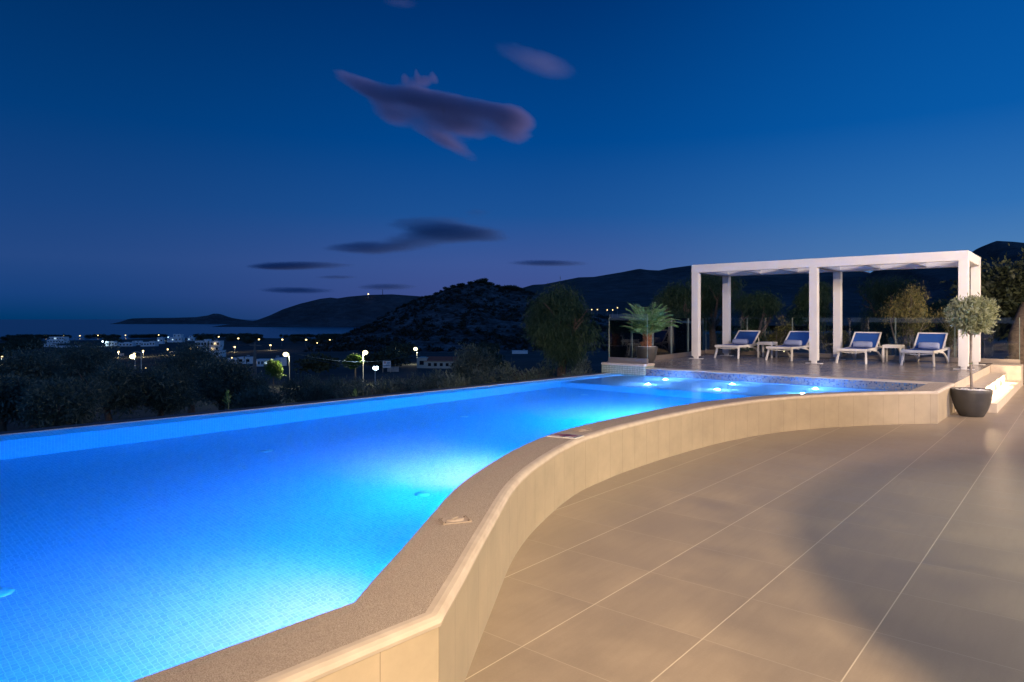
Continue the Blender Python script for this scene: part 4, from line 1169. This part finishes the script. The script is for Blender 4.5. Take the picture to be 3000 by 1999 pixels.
house('large stepped white house of three levels above the dark olive', 567, 646, 999, 1046, [(.40, 1, 0, .36, 2, 99), (.1, .9, .30, .66, 5, 3), (0, .92, .62, .96, 8, 6), (.33, .46, .96, 1.06, 0, 99)], 3)
house('white vaulted house left of the leaning wooden pole', 667, 736, 1049, 1067, [(0, .45, 0, .85, 1, 99), (.40, 1, 0, 1, 2, 99)])
house('long low blue white house right of the leaning wooden pole', 745, 826, 1051, 1074, [(0, .35, 0, .8, 3, 0), (.35, .85, 0, .8, 3, -2), (.8, 1, 0, 1, 1, 99)], -4)
house('white two storey house under the hill, right of a warm lamp', 971, 1014, 993, 1006, [(0, .5, 0, .7, 2, 99), (.45, 1, 0, 1, 4, 99)])
house('low pale warehouse at the foot of the rocky hill', 1259, 1332, 986, 994, [(0, .45, 0, .8, 3, 99), (.5, 1, 0, 1, 4, 99)])
house('cream stone house with a long red tiled roof', 1223, 1340, 1046, 1080, [(0, .25, 0, .86, 1, 99), (.25, 1, 0, .60, 5, 99)], -6, 'house_cream', roof=(.22, 1.0))
house('white modern house behind the weeping tree, beside the right lamp', 1462, 1530, 988, 1022, [(0, .75, 0, .5, 3, 99), (.6, 1, .2, 1, 1, 99)])
house('low white garden wall left of the weeping tree', 1500, 1546, 1029, 1037, [(0, 1, 0, 1, 0, 99)], name='garden_wall', cat='wall')
house('low lit wall at the left edge of the photo', -6, 42, 1049, 1060, [(0, 1, 0, 1, 0, 99)], mat='house_cream', name='lit_wall', cat='wall')
house('white villa glimpsed through the glass behind the palm', 1888, 1945, 984, 1010, [(0, 1, 0, .6, 4, 0), (.3, .9, .6, 1, 2, 99)])

proto_lamp = {}
def street_lamp(px, py, h, glow, r_px, label, grp, light=0, col=(1, .9, .6)):
    KEEP.append((px - 7, px + 7, py - 4, py + 14)); X, Y, Z = at(px, py, h)
    o = tag(empty('street_lamp', (X, Y, Z), (px * 7 % 628) / 100), label, 'street lamp', grp)
    key = (glow, round(h))
    rb = min(.95, max(.16, r_px * Y / F)) * .95
    ar = .9 if h > 4.5 else .3
    if key in proto_lamp:
        src = proto_lamp[key]
        for c_ in src.children:
            q = c_.copy(); COL.objects.link(q); q.parent = o
            if q.name.startswith('lamp_globe'): q.scale = (rb, rb, rb * .8)
    else:
        proto_lamp[key] = o
        MB().tube([(0, 0, -1), (0, 0, h * .5), (0, 0, h + .15)], [.11, .08, .06], 8).build('pole', M['pole_metal'], o, smooth=True)
        m = MB().tube([(0, 0, h + .1), (ar * .5, 0, h + .28), (ar, 0, h + .25)], .05, 6); m.box((ar, 0, h + .24), (.6, .24, .1), None, .03)
        m.build('lamp_head', M['pole_metal'], o)
        b_ = MB().lathe([(math.sin(q) , -math.cos(q)) for q in np.linspace(0, math.pi, 15)], n=24).build('lamp_globe', M[glow], o, smooth=True)
        b_.location = (ar, 0, h); b_.scale = (rb, rb, rb * .8)
    if light:
        a = o.rotation_euler[2]
        lamp('street_lamp_light', 'POINT', (X + ar * math.cos(a), Y + ar * math.sin(a), Z + h - rb - .05), light, col, size=.2)
    return o
GA = 'warm street lamps along the shore road'; GB = 'lamps of the village on the plain'; GC = 'tall street lamps on the near road'
C3 = lambda x, y: (x / 3.361, y / 3.361 + 900); C4 = lambda x, y: (x / 3.361 + 650, y / 3.361 + 800); C5 = lambda x, y: (x / 3.361 + 1100, y / 3.361 + 780); C1 = lambda x, y: (x / 3.361 + 1700, y / 3.361 + 680)
shore = [C3(453, 285), C3(622, 280), C3(792, 280), C3(960, 280), C3(1230, 272), C3(1390, 242), C3(1558, 270)]
for (px, py), w_ in zip(shore, ['above the left end of the long shore house', 'above the right end of the long shore house', 'with a lit tree round it, left half of the shore', 'left of the shore pines', 'behind the row of holiday houses', 'highest of all on the shore, over the pines', 'left of the stepped shore villa']):
    street_lamp(px, py, 6, 'bulb_warm', 3.0, 'small warm shore lamp ' + w_, GA)
for (px, py), w_ in zip([C3(1010, 340), C3(1663, 300), C3(1888, 298)], ['at the left end of the holiday row', 'in front of the stepped shore villa', 'on the small bright house by the shore']):
    street_lamp(px, py, 5, 'bulb_cool', 3.4, 'cold white lamp ' + w_, 'cold white lamps by the shore', 2500, (.6, .85, 1))
for (px, py), w_, r_ in zip([C3(2147, 293), C4(163, 645), C4(373, 655), C4(590, 657), C4(822, 658), C4(1237, 603)], ['behind the large stepped white house', 'just right of the large stepped white house', 'above the leaning wooden pole', 'right of the leaning wooden pole', 'midway between the pole and the white hill house', 'brightest on the shore, over the white hill house'], [5, 5, 4, 4, 4, 5]):
    street_lamp(px, py, 7, 'bulb_warm', r_, 'warm lamp ' + w_, GA)
for (px, py), w_, l_ in zip([C3(1167, 440), C3(1413, 432), C3(1655, 418), C3(1873, 410), C3(2313, 393), C3(330, 473), C3(1713, 477), C3(1440, 603), C3(15, 490), C4(1062, 660), C4(478, 712), C4(130, 730), C5(753, 763), C5(880, 773), C4(1480, 690), C4(2267, 695)],
    ['beside a pale gate under the holiday row', 'on the lit field track right of the gate', 'beside a round stone arch', 'over the left of the stepped white house', 'over the courtyard right of the stepped white house', 'above the left olive clump', 'under the round stone arch', 'close above right of the big yellow lamp', 'at the left edge over the lit wall', 'left of the white hill house', 'on a pale forecourt right of the wooden pole', 'beside a lit doorway left of the wooden pole', 'small and white at the foot of the rocky hill', 'glinting through the tall bushy shrub', 'alone in the dark below the white hill house', 'small one between the tall lamps and the rocky hill'],
    [3500, 3500, 3000, 1200, 900, 0, 900, 0, 2500, 1500, 2500, 900, 0, 0, 0, 0]):
    street_lamp(px, py, 4, 'bulb_warm', 2.6, 'small warm village lamp ' + w_, GB, l_, (1, .8, .42))
for (px, py, g_, r_, l_, lb) in [
    (*C3(1330, 645), 'bulb_yellow', 8.5, 900, 'bright yellow white lamp among the left olive crowns'),
    (*C4(665, 852), 'bulb_yellow', 8.5, 3600, 'tall yellow white street lamp beside the left green lit tree'),
    (*C4(1392, 792), 'bulb_yellow', 8, 3600, 'tall yellow white street lamp beside the right green lit tree'),
    (*C4(1922, 748), 'bulb_yellow', 8, 4500, 'tall street lamp above the gable of the red roofed house'),
    (*C5(1090, 685), 'bulb_warm', 6, 900, 'street lamp against the foot of the rocky hill'),
    (*C5(1305, 748), 'bulb_yellow', 6, 1200, 'tall street lamp before the white modern house')]:
    street_lamp(px, py, 7, g_, r_, lb, GC, l_, (1, .93, .62))
street_lamp(*C4(1510, 938), 4, 'bulb_cool', 8.5, 'blinding cold white floodlight left of the billboard', None, 6000, (.62, .88, 1))
for px, py, lb in [(1817.5, 951, 'yellow lamp seen through the glass left of the palm, upper'), (1802, 976.6, 'yellow lamp seen through the glass left of the palm, middle'), (1813, 991, 'greenish lamp seen through the glass left of the palm, lowest'), (1850, 990, 'small white lamp seen through the glass just left of the palm trunk'), (1981, 911, 'white lamp over the trees between palm and pergola'), (2300, 951, 'tiny white lamp beyond the second lounger')]:
    street_lamp(px, py, 4 if py > 930 else 6, 'bulb_yellow', 3.4, lb, 'lamps glimpsed behind the terrace')
for px, py, w_ in [(1733.5, 907.5, 'leftmost'), (1750, 907.5, 'second'), (1779, 908.5, 'third'), (1795, 908.5, 'fourth'), (1809, 902, 'rightmost and highest')]:
    Yd = 1500.0; X, Yq, Z = (px - 1500) * Yd / F, Yd, EYE + (HZ - py) * Yd / F
    o = tag(empty('hillside_lamp', (X, Yq, Z - 6)), 'far pinpoint lamp on the dark slope over the glass corner, %s of five' % w_, 'lamp', 'far lamps on the slope behind the palm')
    MB().tube([(0, 0, -14), (0, 0, 5.4)], .15, 5).build('pole', M['pole_metal'], o); MB().lathe([(0, -1), (.8, -.6), (1, 0), (.8, .6), (0, 1)], (0, 0, 6), 10).build('lamp_globe', M['bulb_warm'], o)
for px, py, lb in [(*C4(1950, 692), 'tiny white village lamp behind the gable lamp'), (*C4(2110, 692), 'tiny village lamp below the pale warehouse'), (*C4(1330, 690), 'tiny lamp right of the white hill house'), (*C4(940, 690), 'tiny warm lamp left of the white hill house, low'), (*C3(2290, 500), 'tiny lamp at the left end of the white vaulted house'), (*C3(1945, 392), 'tiny warm lamp on the upper terrace of the stepped white house')]:
    street_lamp(px, py, 3, 'bulb_warm', 1.8, lb, GB)
# lamp and mast on the headland
def on_ray(px, py, Y): return ((px - 1500) * Y / F, Y, EYE + (HZ - py) * Y / F)
x, y, z = on_ray(1079, 862, 3250); o = tag(empty('hilltop_lamp', (x, y, z - 12)), 'single lit lamp on top of the dark headland', 'lamp')
MB().tube([(0, 0, -10), (0, 0, 10)], .8, 6).build('pole', M['pole_metal'], o); MB().lathe([(0, -3), (2.6, -1.6), (3.2, 0), (2.6, 1.6), (0, 3)], (0, 0, 12), 12).build('lamp_globe', M['bulb_warm'], o)
x, y, z = on_ray(1121, 849, 3250); o = tag(MB().tube([(0, 0, -30), (0, 0, 2)], [1.8, 1.0], 6).build('radio_mast', M['dark_trim'], loc=(x, y, z)), 'thin dark radio mast on the headland ridge', 'mast')

# trees lit green by the street lamps
for px, yt, yb, w, lb, s in [(800, 1058, 1130, 78, 'rounded tree lit bright green beside the left tall street lamp', 91), (1040, 1036, 1100, 44, 'narrow tree lit green beside the right tall street lamp', 92)]:
    lx, ly, lz = at(*((848, 1053.5) if s == 91 else (1064, 1035.6)), 7)
    Y = ly * .985; X = (px - 1500) * Y / F; zb = EYE + (HZ - yb) * Y / F; h = (yb - yt) * Y / F; R_ = w * Y / F / 2
    o = tag(empty('lamp_lit_tree', (X, Y, zb)), lb, 'tree', 'trees lit green by street lamps'); rr = np.random.default_rng(s)
    MB().tube([(0, 0, -1.5), (.1, 0, h * .3), (0, 0, h * .6)], [.16, .13, .06], 8).build('trunk', M['bark'], o)
    bl = [(rr.normal() * R_ * .42, rr.normal() * R_ * .4, h * (.45 + .38 * rr.random()), R_ * .45, R_ * .45, R_ * .42) for k in range(9)]
    P, d = crown_points(bl, 5200, s, .5, 6, .15)
    leaf_mesh('crown', P, unit(d + rr.normal(size=P.shape) * .5), .26 + .16 * rr.random(len(P)), .12, M['green_leaf'], o, s)

# leaning wooden utility pole with wires
X, Y, Z = at(738, 1163) if False else (on_ray(738, 1163, 62))
px_t = on_ray(747, 1003, 62)
up_ = tag(empty('utility_pole', (X, Y, Z)), 'leaning double wooden utility pole with drooping wires, left of the green tree', 'utility pole')
rel = lambda p: (p[0] - X, p[1] - Y, p[2] - Z)
m = MB().tube([(0, 0, -1.5), rel(px_t)], [.13, .09], 8); m.tube([(.38, .2, -1.5), rel(px_t)], [.12, .08], 8); m.build('pole', M['pole_wood'], up_, smooth=True)
m = MB().bar((rel(px_t)[0] - .5, 0, rel(px_t)[2] - .25), (rel(px_t)[0] + .6, 0, rel(px_t)[2] - .3), .09, .1); m.build('crossarm', M['pole_wood'], up_)
m = MB()
for k, (qx, qy, qY) in enumerate([(1180, 1046, 100), (1195, 1062, 90), (560, 1002, 140)]):
    e = rel(on_ray(qx, qy, qY)); a = rel(px_t); pts_ = []
    for t in np.linspace(0, 1, 14): pts_.append(tuple(np.array(a) * (1 - t) + np.array(e) * t - np.array([0, 0, 1.2 * 4 * t * (1 - t)])))
    m.tube(pts_, .022, 4)
m.build('wires', M['dark_trim'], up_)

# billboard beside the floodlight
X, Y, Z = at(1133, 1092); kx = Y / F
bb = tag(empty('billboard', (X, Y, Z), rad(6)), 'pale billboard with a round red emblem and blue lines on a metal frame', 'billboard')
bw = 23 * kx; bh = 20 * kx; bz = 24 * kx
MB().box((0, 0, bz), (bw, .12, bh), None, .02).build('panel', M['house_wall'], bb)
M['sign_blue'] = plain('sign_blue_print', c4(.05, .22, .42)); M['sign_red'] = plain('sign_red_print', c4(.32, .05, .10))
m = MB()
for k, (a, b_, zz, t) in enumerate([(.0, .42, .30, .13), (-.02, .40, .12, .12), (-.1, .36, -.06, .07), (-.40, .42, -.22, .07), (-.40, .40, -.36, .05)]):
    m.box(((a + b_) / 2 * bw, -.064, bz + zz * bh), ((b_ - a) * bw, .012, t * bh))
m.build('lettering', M['sign_blue'], bb)
e = MB().lathe([(.13 * bw, 0), (.13 * bw, .012), (.06 * bw, .012), (.06 * bw, 0)], n=20).build('emblem', M['sign_red'], bb); e.location = (-.22 * bw, -.064, bz + .27 * bh); e.rotation_euler = (rad(90), 0, 0)
m = MB()
for sx in (-.48, .48): m.bar((sx * bw, .1, -1), (sx * bw, .1, bz + bh * .55), .12, .12)
m.bar((-.5 * bw, .1, bz - bh * .5), (.5 * bw, .1, bz - bh * .5), .08, .08); m.bar((.5 * bw, .1, bz + .3 * bh), (.85 * bw, 1.6, -.5), .06, .06)
m.build('frame', M['pole_metal'], bb)
X, Y, Z = at(1150, 1090)
tag(MB().box((0, 0, .5), (34 * Y / F, .25, 2.2)).build('low_wall', M['concrete'], loc=(X, Y + 1, Z)), 'low grey wall under the billboard', 'wall')

# pale gate and stone arch on the lit track
X, Y, Z = at(355, 1043)
gt = tag(empty('gate', (X, Y, Z)), 'pale slatted gate under the small lamp below the holiday houses', 'gate')
q = MB(); gw = 15 * Y / F; gh = 6.5 * Y / F
for k in range(7): q.box((-gw / 2 + gw * k / 6, 0, gh / 2), (.25, .12, gh))
q.box((0, 0, gh - .1), (gw, .14, .25)); q.build('slats', M['house_wall'], gt)
X, Y, Z = at(503, 1038)
ar_ = tag(MB().tube([(5.5 * math.cos(a) * Y / F, 0, 5.5 * math.sin(a) * Y / F + .5) for a in np.linspace(-.5, math.pi + .5, 22)], 1.1 * Y / F, 8).build('stone_arch', M['house_cream'], loc=(X, Y, Z)), 'round pale stone arch beside the village lamp', 'arch')

# trees scattered over the plain: small, single meshes, many copies
def small_tree(s, tall):
    rr = np.random.default_rng(s); h = 1.0
    bl = [(rr.normal() * .22, rr.normal() * .22, .45 + .3 * rr.random(), .26 + .1 * rr.random(), .3, .22 if not tall else .34) for k in range(7)]
    P, d = crown_points(bl, 900, s, .4)
    o = leaf_mesh('plain_tree', P, unit(d + rr.normal(size=P.shape) * .6), .10 + .06 * rr.random(len(P)), .07, M['dark_leaf'], None, s)
    return o.data, o
protos = []
for s, t_ in [(201, 0), (202, 0), (203, 1)]:
    me, o = small_tree(s, t_); protos.append(me); bpy.data.objects.remove(o)
rr = np.random.default_rng(77)
spots = []
KEEP += [(775, 838, 1060, 1128), (1015, 1065, 1038, 1098), (1115, 1160, 1058, 1092), (345, 366, 1030, 1043), (492, 512, 1022, 1038)]
for k in range(3000):
    px = rr.random() * 1560 - 30; py = 984 + rr.random() ** 1.3 * 125
    dn = math.sin(px * .021 + py * .05) + .8 * math.sin(px * .047 - py * .09 + 1)
    if dn < -.1 + rr.normal() * .4: continue
    hp_ = 9 + (6 + (py - 984) * .42) * .9
    if any(px > a - hp_ * .8 and px < b_ + hp_ * .8 and py > d_ - 3 and py - hp_ * 1.25 < d_ - .2 * (d_ - c_) for a, b_, c_, d_ in KEEP): continue
    spots.append((px, py, 9 + (6 + (py - 984) * .42) * (.45 + .9 * rr.random())))
    if len(spots) > 252: break
# belt of pines by the shore
for px, py, s_ in [(x_, 990 + 5 * math.sin(x_ * .3), 14 + 9 * abs(math.sin(x_ * .17))) for x_ in list(range(255, 345, 13)) + list(range(395, 470, 11)) + list(range(575, 760, 15)) + list(range(880, 1010, 16))]:
    spots.append((px, py, s_))
for i, (px, py, hp) in enumerate(spots[:290]):
    X, Y, Z = at(px, py)
    if Y > 1310: continue
    o = bpy.data.objects.new('plain_tree', protos[i % 3]); COL.objects.link(o)
    hh = min(9.5, max(3.0, hp * Y / F)); ww = hh * (.8 + .6 * rr.random())
    o.location = (X, Y, Z - .1 * hh); o.scale = (ww, ww, hh); o.rotation_euler = (0, 0, rr.random() * 6.28)
    tag(o, 'small dark tree among the houses and fields of the plain', 'tree', 'small dark trees on the plain')
# pines on the crest of the rocky hill
crest = [(945, 697, 12), (965, 686, 11), (985, 682, 14), (1003, 676, 15), (1025, 664, 16), (1042, 659, 15), (1062, 655, 16), (1080, 651, 15), (1098, 648, 17), (1113, 646, 19), (1126, 652, 15), (1150, 660, 11), (1163, 661, 17), (1178, 663, 20), (1190, 664, 16), (1212, 669, 10), (1228, 676, 9), (1085, 660, 13), (1052, 668, 12), (1120, 664, 14), (930, 706, 9), (1010, 680, 10), (1140, 668, 12)]
for i, (dx, dy, hp) in enumerate(crest):
    Y = 850.0; x, y, z = on_ray(dx * S, dy * S + 6, Y); o = bpy.data.objects.new('hill_pine', protos[i % 2]); COL.objects.link(o)
    hh = hp * Y / F; o.location = (x, y, z - .2 * hh); o.scale = (hh * 1.35, hh * 1.35, hh); o.rotation_euler = (0, 0, i * 1.7)
    tag(o, 'dark round headed pine on the skyline of the rocky hill', 'tree', 'pines on the crest of the rocky hill')

# ================================================================== clouds
def cloud(name, label, Y, puffs, dens, noise_sc, cut, anis=.35, stretch=(1, 1, 1), ntilt=0, col=(.80, .84, .95, 1)):
    """puffs: (px,py,half-width px,half-height px,tilt deg, density share), photo pixels at 2353 wide"""
    kx = Y / F * S; xs_ = []; 
    cx = sum(p[0] for p in puffs) / len(puffs); cyy = sum(p[1] for p in puffs) / len(puffs)
    X0, _, Z0 = on_ray(cx * S, cyy * S, Y)
    x0 = min(p[0] - p[2] * 1.25 for p in puffs) - cx; x1 = max(p[0] + p[2] * 1.25 for p in puffs) - cx
    ex = max(p[3] + p[2] * abs(math.sin(rad(p[4]))) for p in puffs) * 1.3
    z0 = min(-(p[1] - cyy) for p in puffs) - ex; z1 = max(-(p[1] - cyy) for p in puffs) + ex
    dpt = max(p[2] for p in puffs) * .55
    o = MB().box(((x0 + x1) / 2 * kx, 0, (z0 + z1) / 2 * kx), ((x1 - x0) * kx, dpt * 2.4 * kx, (z1 - z0) * kx)).build(name, None or M['sea'], loc=(X0, Y, Z0))
    t = NT(name + '_vapour'); v = t.obj(); tot = None
    nz = t.noise(t.mapping(t.mapping(v, rot=(0, rad(ntilt), 0)), sc=(noise_sc * stretch[0] / kx, noise_sc * stretch[1] / kx, noise_sc * stretch[2] / kx)), 1.0, 6, .62)
    for (px, py, hw, hh, tilt, ds) in puffs:
        q = t.mapping(v, loc=(-(px - cx) * kx, 0, (py - cyy) * kx))
        q = t.mapping(q, rot=(0, rad(tilt), 0)); q = t.mapping(q, sc=(1 / (hw * kx), 1 / (max(hw * .5, hh) * kx), 1 / (hh * kx)))
        ln = t.n('ShaderNodeVectorMath', operation='LENGTH'); t.l(q, ln.inputs[0])
        dd = t.math('MULTIPLY', t.rng(ln.outputs['Value'], 0.0, 1.15, 1.0, 0.0, True), ds)
        tot = dd if tot is None else t.math('ADD', tot, dd)
    tot = t.math('MINIMUM', tot, 1.0)
    d = t.math('SUBTRACT', tot, t.math('MULTIPLY', t.math('SUBTRACT', 1.0, nz), cut))
    d = t.math('MULTIPLY', t.math('MAXIMUM', d, 0.0), dens / kx)
    vol = t.n('ShaderNodeVolumePrincipled'); vol.inputs['Color'].default_value = col; vol.inputs['Anisotropy'].default_value = anis
    t.l(d, vol.inputs['Density']); t.l(vol.outputs[0], t.out.inputs['Volume'])
    o.data.materials.clear(); o.data.materials.append(t.m)
    tag(o, label, 'cloud', None)
    return o
SC.cycles.volume_step_rate = .35; SC.cycles.volume_max_steps = 256
cloud('cloud', 'large lens shaped cloud with a pinkish crest and dark blue belly high in the sky', 9000,
      [(815, 188, 95, 27, -25, .9), (930, 220, 150, 25, -12, .9), (1050, 238, 150, 26, -12, .9), (1165, 262, 95, 32, -16, .9), (955, 192, 66, 30, -6, .75), (930, 178, 12, 20, 8, .6), (958, 170, 10, 26, 14, .6), (998, 176, 13, 30, 30, .65), (980, 182, 26, 18, 0, .6), (1185, 290, 75, 56, -35, .8), (880, 245, 95, 50, -38, .6), (985, 268, 160, 62, -16, .7), (1090, 282, 130, 55, -14, .7), (1040, 335, 115, 26, -27, .75)], .075, .040, .80, .35, (.42, .8, 1.3), -14, (.60, .66, .88, 1))
cloud('cloud', 'faint lone purplish cloud wisp upper right of the large lens cloud', 9000, [(1205, 128, 150, 36, -20, .6), (1262, 155, 95, 44, -14, .55)], .016, .035, .62, .35, (.4, .7, 1), -18)
cloud('cloud', 'small faint cloud wisp cut by the top edge of the photo', 9000, [(920, 6, 70, 20, -8, .6)], .018, .04, .5, .35, (.5, 1, 1), -8)
cloud('cloud', 'broad dark blue cloud bank low over the headland', 12000, [(1000, 522, 190, 44, -3, .95), (900, 566, 200, 32, 3, .9), (1085, 540, 170, 26, -4, .85), (1105, 488, 72, 18, -4, .7), (815, 570, 115, 14, 0, .8)], .045, .055, .95, .3, (.22, .3, 1.3), 0, (.20, .44, .68, 1))  # low bank lies in shadow: its shade is put into the vapour colour
for lb, pf in [('thin dark cloud streak left of the cloud bank', [(690, 610, 165, 13, 0, .95), (640, 614, 90, 9, 0, .85)]), ('thin dark cloud streak right of the cloud bank, above the mountain', [(1260, 605, 140, 10, -1, .95)]), ('thin dark cloud streak lowest on the left, above the cape', [(680, 667, 140, 12, -1, .8)]), ('faint cloud streak just above the headland mast', [(890, 659, 110, 12, 0, .85)]), ('short thin cloud streak under the cloud bank', [(775, 637, 80, 7, 0, .8)])]:
    cloud('cloud', lb, 14000, pf, .06, .04, .6, .3, (.25, .3, 2.0), 0, (.20, .44, .68, 1))  # streaks darkened by vapour colour to look unlit
